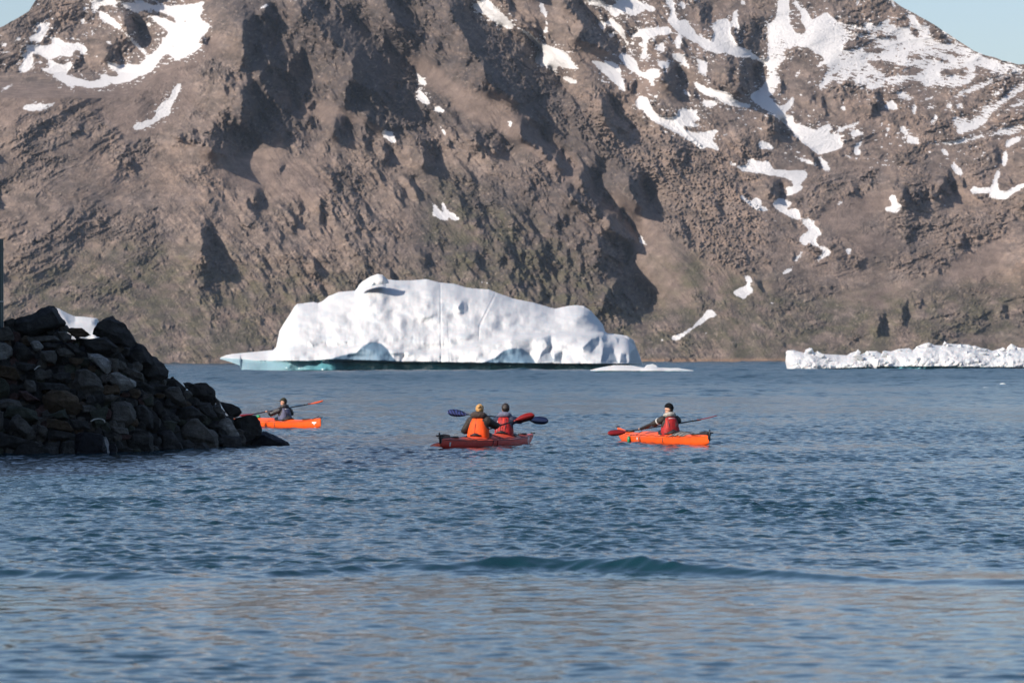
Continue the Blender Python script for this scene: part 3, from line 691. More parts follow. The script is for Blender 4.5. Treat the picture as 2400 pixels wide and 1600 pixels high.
# ------------------------------------------------------------------ ice
def ice_material(name, teal_from=0.0, dirt=0.0):
    m = NT(name)
    v = m.coords('World', (1, 1, 1))
    n = m.noise(v, 0.35, 5, 0.6)
    base = m.ramp(n, [(0.3, (0.44, 0.475, 0.50)), (0.5, (0.525, 0.53, 0.53)), (0.75, (0.47, 0.49, 0.50))])
    base = m.mix(m.attr('wet'), base, (0.075, 0.235, 0.275))
    base = m.mix(m.attr('blue'), base, (0.08, 0.165, 0.24))  # shade of arches and right-end patches, painted as dark blue ice
    base = m.mix(m.attr('dirt'), base, (0.42, 0.44, 0.43))  # slightly greyer marks
    b = m.bump(m.noise(v, 0.9, 6, 0.6), 0.12, 0.5)
    rough = m.math('SUBTRACT', 0.65, m.math('MULTIPLY', m.attr('wet'), 0.40))
    p = m.pr(Base_Color=base, Roughness=rough, Normal=b)
    p.inputs['Subsurface Weight'].default_value = 0.25
    p.inputs['Subsurface Radius'].default_value = (0.25, 0.6, 0.8)
    p.inputs['Subsurface Scale'].default_value = 0.6
    return m.m
ICE = ice_material('glacier_ice')

def ice_solid(name, top, vb, D, T, darks=(), wet_line=None, notch=0.0, shelf=None, noise_amp=1.0, chunky=0.0, du=1.0, nrow=150, grey_marks=(), end_taper=30.0, seed=0, power=2.2, flute=0.4, dark_k=1.4):
    top = np.array(top, float)
    u = np.arange(top[0, 0], top[-1, 0] + 0.01, du)
    vt = np.interp(u, top[:, 0], top[:, 1])
    vt = vt + 0.5 * noise_amp * fbm(u / 11, u * 0 + seed, 4, 0.6, 700 + seed)
    vbv = np.interp(u, *np.array(vb, float).T) if isinstance(vb, (list, tuple)) else np.full_like(u, vb)
    vbv = np.maximum(vbv, vt + 0.2)
    s = np.linspace(0, 1, nrow)[:, None]
    VV = vbv + (vt - vbv) * s; UU = np.broadcast_to(u, VV.shape).copy()
    mpp = D / 1e4
    ends = np.clip(np.minimum(u - u[0], u[-1] - u) / end_taper, 0, 1) ** 0.5
    hh = np.clip((vbv - vt) / 90.0, 0.12, 1)
    kk = np.exp(-np.linspace(-2.5, 2.5, int(44 * min(1, len(u) / 400.0) / du) * 2 + 3) ** 2); kk /= kk.sum(); hk = len(kk) // 2
    smo = lambda q_: np.convolve(np.pad(q_, hk, 'edge'), kk, 'valid')[:len(q_)]
    Tu = T * ends * smo(hh ** 0.6)
    vts = np.minimum(smo(vt) + 2, vbv - 1)
    s2 = np.clip((vbv - VV) / (vbv - vts), 0, 1)
    w = (1 - (0.985 * s2) ** power) ** (1 / 1.6) * (1 - s ** 14) ** 0.5
    base = -Tu * w
    # relief
    gs = 1.0
    a = np.arange(u[0] - 12, u[-1] + 12, gs); b = np.arange(vt.min() - 12, vbv.max() + 12, gs)
    A, B = np.meshgrid(a, b)
    dm = np.zeros(A.shape)
    wob = 2.2 * fbm(A / 13, B / 13, 3, 0.5, 720 + seed)
    for q in darks: dm = np.maximum(dm, poly_mask(A + wob, B + wob * 0.6, q))
    dm = blur(dm, 1)
    rel = poisson(dark_k * mpp * 1.7 * dm, 0.25 * dark_k * mpp * dm)
    S_ = lambda G: samp(G, a[0], b[0], gs, UU, VV)
    dep = base + S_(rel)
    big = fbm(UU / 95, VV / 60, 3, 0.5, 740 + seed); med = fbm(UU / 30, VV / 34, 3, 0.42, 750 + seed)
    fl = fbm(UU / 7, VV / 60, 3, 0.55, 760 + seed)
    dep += noise_amp * mpp * (-34 * big - 6.5 * med) + flute * mpp * 2.0 * fl * np.clip(1.2 - s, 0, 1)
    if chunky:
        c1 = cells(UU / 19 + 0.3 * med, VV / 12, 21 + seed); c2 = cells(UU / 8, VV / 5.5, 31 + seed)
        dep -= chunky * mpp * (26 * np.clip(0.75 - c1, 0, 1) + 9 * np.clip(0.7 - c2, 0, 1) + 3 * fbm(UU / 3, VV / 2.5, 2, 0.5, 780))
    wet = np.zeros_like(VV)
    if wet_line is not None:
        wlv = np.interp(u, *np.array(wet_line, float).T) + 0.7 * fbm(u / 9, u * 0, 3, 0.5, 790)
        below = 1 / (1 + np.exp(-(VV - wlv - 0.4) / 0.45))
        dep += notch * np.interp(u, [516, 700, 860], [0.45, 0.6, 1.3]) * below * (0.4 + 0.6 * np.clip((VV - wlv) / 6, 0, 1)) * ends
        wet = below * np.interp(u, [516, 640, 760], [0.62, 0.75, 1.0])  # teal wet ice, its sunlit left end painted paler
    if shelf is not None:
        sl = np.interp(u, *np.array(shelf[0], float).T)
        k = 1 / (1 + np.exp(-(VV - sl) / 2.2))
        dep -= shelf[1] * k * np.interp(u, *np.array(shelf[2], float).T) * ends
    dirt = np.zeros_like(VV)  # slightly greyer marks on the ice
    if grey_marks:
        g = np.zeros(A.shape)
        for q in grey_marks: g = np.maximum(g, poly_mask(A + wob * 1.5, B + wob, q))
        dirt = np.clip(S_(blur(g, 1)) * (0.2 + 2.2 * fbm(UU / 9, VV / 5, 4, 0.6, 795)), 0, 0.8)
    F = pts(UU, VV, D + dep)
    Bk = pts(UU, VV, D + Tu * w * 0.9 + 0.2)[::-1][1:]
    Vx = np.concatenate([F, Bk], 0)
    o = grid_mesh(name, Vx, ICE)
    nbk = len(Bk)
    set_attr(o, 'wet', np.concatenate([wet, wet[::-1][1:]], 0))
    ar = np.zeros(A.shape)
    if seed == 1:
        for q in ARCH_SHADE: ar = np.maximum(ar, poly_mask(A, B, q))
    blue = np.maximum(0.9 * S_(blur(ar, 1)), 0.5 * S_(dm) * np.clip((UU - 1240) / 60, 0, 1)) if seed == 1 else 0 * VV  # where the ice colour carries painted shade
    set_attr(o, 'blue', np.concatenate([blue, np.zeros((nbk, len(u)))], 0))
    set_attr(o, 'dirt', np.concatenate([dirt, np.zeros((nbk, len(u)))], 0))  # the slightly greyer marks
    return o

def ip(ox, oy, sc, s):
    out = []
    for poly in s.strip().split('|'):
        n = [float(q) for q in poly.replace(',', ' ').split()]
        out.append([(ox + n[i] / sc, oy + n[i + 1] / sc) for i in range(0, len(n) - 1, 2)])
    return out

berg_top = [(516, 838), (530, 832), (545, 829), (600, 824), (640, 820), (647, 813), (652, 790), (655, 775), (665, 758), (680, 735), (690, 718), (697, 712), (735, 707), (745, 710), (755, 706),
 (770, 694), (795, 684), (832, 681), (838, 674), (841, 668), (850, 659), (870, 647), (885, 643), (896, 644), (905, 654), (930, 657), (960, 657), (1000, 654), (1030, 662), (1065, 665), (1090, 673), (1110, 676),
 (1145, 678), (1170, 688), (1205, 700), (1250, 709), (1275, 716), (1300, 723), (1330, 717), (1350, 715), (1368, 717), (1385, 728), (1400, 745), (1413, 760), (1418, 776), (1424, 781), (1440, 782), (1470, 787), (1485, 797), (1492, 815), (1500, 835), (1505, 851)]
berg_dark = (ip(1000, 620, 3.6185, """930 830 980 740 1030 690 1000 640 920 640 1050 600 1060 680 1040 720 1060 780 1090 810|1080 760 1150 740 1140 830 1080 820|1320 700 1400 630 1460 610 1460 680 1400 740 1330 720
|1480 820 1500 700 1570 700 1600 780 1620 830|1640 830 1650 750 1690 760 1700 830|1720 830 1730 740 1780 700 1800 780 1825 835|1480 620 1540 650 1500 660|1600 610 1640 630 1620 670|260 370 300 310 350 340 350 400 300 410""") +
 ip(500, 620, 4.704, "1060 850 1240 860 1260 910 1100 900|1340 850 1480 850 1490 900 1370 890|1960 960 2110 970 2080 1060 2000 1040"))
ARCH_SHADE = ([(756, 846), (790, 836), (820, 828), (835, 826), (850, 812), (866, 802), (880, 801), (895, 806), (908, 818), (920, 836), (932, 850), (756, 850)],
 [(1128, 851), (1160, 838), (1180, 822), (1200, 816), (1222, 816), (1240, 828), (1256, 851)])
berg_dark = berg_dark + list(ARCH_SHADE)
# the arches' shade is put into the relief and a dark blue colour
berg_wet = [(516, 838), (560, 840), (600, 844), (720, 846), (768, 842), (900, 846), (930, 848), (1000, 848), (1100, 850), (1300, 852), (1505, 853)]
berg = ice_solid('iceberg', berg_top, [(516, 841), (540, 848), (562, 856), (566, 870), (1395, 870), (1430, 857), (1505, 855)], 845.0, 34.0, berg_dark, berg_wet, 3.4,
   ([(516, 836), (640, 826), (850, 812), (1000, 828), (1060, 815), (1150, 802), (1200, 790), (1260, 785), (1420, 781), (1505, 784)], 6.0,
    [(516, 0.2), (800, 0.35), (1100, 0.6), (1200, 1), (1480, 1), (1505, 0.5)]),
   grey_marks=ip(500, 620, 4.704, "1050 840 1260 850 1270 915 1080 920|1330 850 1490 840 1560 860 1480 915 1350 905|1700 200 1800 190 1830 260 1720 250|1830 480 1920 470 1900 520 1840 520") +
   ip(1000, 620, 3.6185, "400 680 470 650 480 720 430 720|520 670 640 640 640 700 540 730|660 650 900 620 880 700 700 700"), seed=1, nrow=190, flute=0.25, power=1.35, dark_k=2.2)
# carve the clefts into the front, faintly adding the same painted shade blue
def carve(o, polys, depth, D):
    me = o.data
    n = len(me.vertices); co = np.empty(n * 3, np.float32); me.vertices.foreach_get('co', co); co = co.reshape(-1, 3).astype(float)
    d = (co - np.array([0, 0, CAMZ])) @ RM
    u = d[:, 0] / -d[:, 2] * FPX + 1200; v = -d[:, 1] / -d[:, 2] * FPX + 800
    for q, k in polys:
        q = np.array(q, float)
        a0, b0 = q.min(0) - 6; a1, b1 = q.max(0) + 6
        A, B = np.meshgrid(np.arange(a0, a1, 0.5), np.arange(b0, b1, 0.5))
        g = blur(poly_mask(A, B, q).astype(float), 1.3)
        inb = (u > a0) & (u < a1) & (v > b0) & (v < b1) & (co[:, 1] < D)
        dd = np.zeros(n); dd[inb] = samp(g, a0, b0, 0.5, u[inb], v[inb]) * depth * k
        r = (co[:, 1] + dd) / co[:, 1]
        co[:, 0] *= r; co[:, 2] = CAMZ + (co[:, 2] - CAMZ) * r; co[:, 1] += dd
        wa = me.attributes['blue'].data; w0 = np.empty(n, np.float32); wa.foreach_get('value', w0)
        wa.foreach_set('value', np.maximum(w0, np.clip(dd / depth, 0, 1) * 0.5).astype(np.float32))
    me.vertices.foreach_set('co', co.astype(np.float32).ravel()); me.update()
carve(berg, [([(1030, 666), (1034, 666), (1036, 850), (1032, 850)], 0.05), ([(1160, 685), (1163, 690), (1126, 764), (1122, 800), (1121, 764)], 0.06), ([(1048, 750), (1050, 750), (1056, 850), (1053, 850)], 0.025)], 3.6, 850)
tag(berg, 'huge white iceberg with a rounded back and teal waterline, floating before the mountain', 'iceberg')
# the knob of clear ice on its summit is a part of the berg
knob = ice_solid('summit_knob', [(838, 674), (842, 667), (852, 658), (868, 648), (885, 642), (897, 644), (908, 655), (912, 662)], [(838, 676), (850, 672), (880, 668), (912, 664)], 832.0, 5.0, ip(500, 620, 4.704, "1720 250 1780 200 1800 260|1860 140 1900 150 1910 180"), noise_amp=0.4, du=0.7, nrow=40, end_taper=14, seed=5)
set_attr(knob, 'glaze', np.zeros(len(knob.data.vertices)))
knob.parent = berg

floe_top = [(1841, 846), (1842, 824), (1845, 821), (1859, 820), (1876, 822), (1885, 824), (1888, 817), (1898, 812), (1905, 817), (1908, 824), (1919, 821), (1928, 827), (1953, 828), (1985, 830), (1994, 824), (2012, 819), (2016, 829), (2022, 826), (2037, 820), (2055, 820),
 (2066, 826), (2073, 819), (2088, 821), (2106, 815), (2131, 813), (2139, 818), (2152, 808), (2167, 802), (2177, 800), (2190, 806), (2209, 807), (2213, 798), (2223, 803), (2272, 805), (2278, 808), (2285, 807), (2300, 813), (2315, 815), (2325, 820), (2351, 812), (2357, 817), (2371, 804), (2387, 812), (2400, 813), (2440, 806), (2480, 815), (2530, 828), (2570, 846), (2600, 866)]
floe = ice_solid('pack_ice_berg', [(x, min(y + (2.5 if x > 1870 else 0), 866)) for x, y in floe_top], [(1841, 848), (1846, 872), (2600, 873)], 790.0, 16.0,
   ip(1800, 760, 3.92, "1000 380 1050 335 1090 350 1080 380|1120 380 1130 310 1170 290 1210 340 1220 380|735 345 800 380 740 385|1720 370 1780 335 1860 340 1930 375|1230 270 1280 215 1285 270|2150 320 2190 230 2195 320|1490 200 1520 210 1510 230|2290 230 2310 230 2300 300|1990 240 2040 220 2035 245|1660 240 1710 265 1700 280|1270 300 1320 330 1290 340|600 270 650 275 650 295 600 290|760 350 870 330 880 375 800 370"),
   [(1841, 866), (1930, 864.5), (1990, 861.5), (2080, 858.5), (2200, 858), (2350, 860), (2440, 861), (2600, 862)], 0.9, seed=9, chunky=0.45, noise_amp=0.45, nrow=110, end_taper=12, flute=0.2, dark_k=1.2)
tag(floe, 'long jagged white iceberg of heaped ice blocks, green at the waterline, right of the channel', 'iceberg')
rb = random.Random(12)
fu = [p[0] for p in floe_top]; fv = [p[1] for p in floe_top]
def ice_block(x, y, r, D, rr):
    bm = bmesh.new(); c = P(x, y, D); s_ = r * D / 1e4
    vs_ = [bm.verts.new(Vector((rr.uniform(-1, 1), rr.uniform(-0.9, 0.9), rr.uniform(-0.7, 0.6))).normalized() * s_ * rr.uniform(0.75, 1.15)) for _ in range(13)]
    r_ = bmesh.ops.convex_hull(bm, input=vs_)
    j_ = [e for e in r_.get('geom_interior', []) if isinstance(e, bmesh.types.BMVert)]
    if j_: bmesh.ops.delete(bm, geom=j_, context='VERTS')
    bmesh.ops.bevel(bm, geom=bm.edges[:], offset=s_ * 0.05, segments=1, affect='EDGES', clamp_overlap=True)
    o_ = bm_obj('ice_block', bm, ICE, floe, smooth=False); o_.location = c
HAND = ((1899, 820, 7.5), (1919, 826, 5), (2009, 826, 8), (2037, 829, 9), (2073, 826, 6), (2106, 823, 8), (2131, 822, 8), (2152, 816, 7), (2176, 812, 12), (2213, 805, 6), (2225, 812, 9), (2250, 812, 8), (2272, 812, 7), (2285, 815, 7), (2310, 822, 7), (2351, 820, 7), (2371, 818, 13), (2387, 820, 8))
for x, y, r in HAND: ice_block(x, y, r, 786, rb)
for i in range(34):
    x = rb.uniform(1880, 2440); vt_ = float(np.interp(x, fu, fv))
    f = rb.random() ** 0.9
    y = vt_ + 3 + f * (850 - vt_); r = rb.choice((5.0, 7.0, 9.0, 12.0, 15.0))
    if y - r < vt_ - 1: y = vt_ + r * 0.9
    ice_block(x, y, r, 790 - 16 * (0.22 + 0.62 * f), rb)
left_berg = ice_solid('iceberg', [(60, 790), (85, 752), (110, 726), (125, 720), (138, 723), (145, 727), (160, 735), (175, 741), (195, 742), (228, 746), (233, 755), (240, 790), (250, 820), (262, 866)],
   870, 800.0, 12.0, ip(0, 700, 6.533, "920 180 1130 270 1160 330 1050 380 1000 300|1380 330 1500 300 1510 360 1420 400"), None, 0, seed=13, nrow=110, end_taper=14, noise_amp=0.6)
tag(left_berg, 'distant white iceberg with a blue ledge, peeking out behind the top of the rock pile', 'iceberg')
flat = ice_solid('ice_floe', [(1383, 867), (1395, 864), (1412, 860), (1440, 855.5), (1478, 856), (1500, 860), (1510, 861), (1516, 855), (1530, 852.5), (1538, 856), (1542, 861), (1575, 862.5), (1590, 862), (1600, 864), (1627, 868)],
   [(1383, 868), (1420, 873), (1560, 873), (1627, 869)], 668.0, 6.0, (), [(1383, 868), (1440, 868.6), (1560, 869), (1627, 868.6)], 0.3, du=0.6, nrow=40, end_taper=16, noise_amp=0.25, seed=17, flute=0.1)
tag(flat, 'low flat white ice floe with two humps in front of the iceberg tip', 'ice floe')
bits = [(2342, 2359, 897, 900.5, 'small bright ice scrap floating alone under the right-hand berg', 1),
        (1541, 1552, 853.5, 856, 'tiny ice chunk drifting just behind the flat floe', 2),
        (1551, 1560, 848, 850, 'speck of ice near the brown far shore beside the big berg', 3),
        (1608, 1622, 848.2, 849.8, 'thin ice sliver along the far shore in mid channel', 4),
        (2296, 2322, 907, 908.6, 'faint low ice sliver awash beneath the lone ice scrap', 5)]
for u0, u1, v0, v1, lab, sd in bits:
    mid = (u0 + u1) / 2
    Db = W(mid, v1 + 0.4).y
    b_ = ice_solid('ice_chunk', [(u0, v1), (u0 + 2, v0 + 0.5 * (v1 - v0)), (mid - 1.5, v0), (mid + 2, v0 + 0.4), (u1 - 2, v0 + 0.6 * (v1 - v0)), (u1, v1)], v1 + 1.4, Db, 0.9 * Db / 850, (), None, 0, du=0.6, nrow=14, end_taper=4, noise_amp=0.15, seed=20 + sd, flute=0)
    tag(b_, lab, 'ice chunk', 'loose bits of ice on the water')
# ------------------------------------------------------------------ breakwater rocks
def rock_material(name, c, speck=0.0, wet=0.0):
    m = NT(name)
    v = m.coords('Object', (1, 1, 1))
    n = m.noise(v, 3.0, 6, 0.7, 0.4)
    col = m.ramp(n, [(0.28, tuple(x * 0.45 for x in c)), (0.52, c), (0.78, tuple(min(1, x * 1.8) for x in c))])
    n2 = m.noise(m.coords('Object', (1, 1, 4), (0.6, 0.3, 0)), 9.0, 4, 0.7)
    col = m.mix(m.ramp(n2, [(0.56, 0.0), (0.70, 0.35 + speck)]), col, tuple(min(1, x * 2.6 + 0.02) for x in c))
    n3 = m.noise(v, 60.0, 2, 0.6)
    col = m.mix(m.ramp(n3, [(0.35, 0.35), (0.6, 0.0)]), col, tuple(x * 0.35 for x in c))
    b = m.bump(m.math('ADD', m.noise(v, 14.0, 7, 0.72), m.math('MULTIPLY', n2, 0.6)), 0.05, 0.9)
    p = m.pr(Base_Color=col, Roughness=0.82 - 0.5 * wet, Normal=b)
    p.inputs['Specular IOR Level'].default_value = 0.22
    return m.m
RK = {'d': rock_material('dark_basalt', (0.052, 0.052, 0.050)), 'g': rock_material('grey_rock', (0.115, 0.110, 0.098)),
      'p': rock_material('pale_speckled_rock', (0.27, 0.27, 0.255), 0.5), 'b': rock_material('brownish_rock', (0.105, 0.078, 0.052)),
      'm': rock_material('mossy_rock', (0.065, 0.072, 0.055)), 'w': rock_material('wet_black_rock', (0.022, 0.024, 0.030), 0, 1.0), 'r': rock_material('reddish_rock', (0.10, 0.062, 0.056))}

def flat_mat(name, c, rough=0.5, spec=0.5, bumpy=0.0, vary=0.12):
    m = NT(name)
    v = m.coords('Object')
    n = m.noise(v, 18.0, 4, 0.6)
    col = m.ramp(n, [(0.3, tuple(x * (1 - vary) for x in c)), (0.7, tuple(min(1, x * (1 + vary)) for x in c))])
    kw = dict(Base_Color=col, Roughness=rough)
    if bumpy: kw['Normal'] = m.bump(m.noise(v, 22.0, 5, 0.65), bumpy, 0.8)
    p = m.pr(**kw); p.inputs['Specular IOR Level'].default_value = spec
    return m.m
def wl_px(x):
    return float(np.interp(x, [-400, 0, 270, 400, 560, 680], [1066, 1064, 1062, 1055, 1047, 1042]))

def make_rock(poly, mat, label, group=None, push=0.0, seed=0, name='boulder', rough=1.0):
    rnd = random.Random(seed * 13 + 5)
    q = [Vector(p) for p in poly]
    cx = sum(p.x for p in q) / len(q); cy = sum(p.y for p in q) / len(q)
    wpx = max(p.x for p in q) - min(p.x for p in q); hpx = max(p.y for p in q) - min(p.y for p in q)
    Dw = W(cx, wl_px(cx)).y
    zc = pts(cx, cy, Dw)[2]
    D = Dw + max(zc, 0) * 1.25 + push
    sz = math.sqrt(max(wpx, 4) * max(hpx, 4)) * D / 1e4
    T = sz * rnd.uniform(0.75, 1.0)
    ctr = P(cx, cy, D + T * 0.30)
    V = []
    ox, oy = rnd.uniform(-0.12, 0.12), rnd.uniform(-0.22, 0.02)
    for (sc, dd) in ((1.0, 0.0), (0.93, -0.20), (0.62, -0.42), (0.90, 0.3), (0.55, 0.5)):
        for p in q:
            jx = 1 if sc == 1.0 else 1 + rnd.uniform(-0.12, 0.12)
            x = cx + (p.x - cx) * sc * jx + (ox * wpx if sc < 0.7 else 0); y = cy + (p.y - cy) * sc * jx + (oy * hpx if sc < 0.7 else 0)
            V.append(P(x, y, D + T * 0.30 + dd * T + (rnd.uniform(-0.07, 0.07) * T if sc < 1 else 0)))
    bm = bmesh.new()
    for v in V: bm.verts.new(v - ctr)
    r = bmesh.ops.convex_hull(bm, input=bm.verts[:])
    junk = [e for e in set(r.get('geom_interior', []) + r.get('geom_unused', [])) if isinstance(e, bmesh.types.BMVert)]
    if junk: bmesh.ops.delete(bm, geom=junk, context='VERTS')
    bmesh.ops.dissolve_limit(bm, angle_limit=R(24), verts=bm.verts[:], edges=bm.edges[:])
    bmesh.ops.bevel(bm, geom=[e for e in bm.edges], offset=sz * 0.018, segments=2, affect='EDGES', profile=0.6, clamp_overlap=True)
    bmesh.ops.triangulate(bm, faces=bm.faces[:])
    for it in range(4):
        lim = max(0.035, sz * 0.06)
        es = [e for e in bm.edges if e.calc_length() > lim]
        if not es or len(bm.verts) > 4500: break
        bmesh.ops.subdivide_edges(bm, edges=es, cuts=1)
        bmesh.ops.triangulate(bm, faces=[f for f in bm.faces if len(f.verts) > 3])
    bm.normal_update()
    off = Vector((rnd.uniform(0, 90), rnd.uniform(0, 90), rnd.uniform(0, 90)))
    for v in bm.verts:
        p = v.co / sz
        n = mnoise.fractal(p * 2.2 + off, 0.9, 2.0, 5) * 0.055 - abs(mnoise.noise(p * Vector((2.0, 2.0, 5.0)) + off)) * 0.05
        v.co += v.normal * n * sz * rough
    bmesh.ops.recalc_face_normals(bm, faces=bm.faces[:])
    o = bm_obj(name, bm, RK[mat], smooth=False)
    o.location = ctr
    tag(o, label, 'boulder' if name == 'boulder' else 'stone', group or 'boulders of the breakwater')
    return o

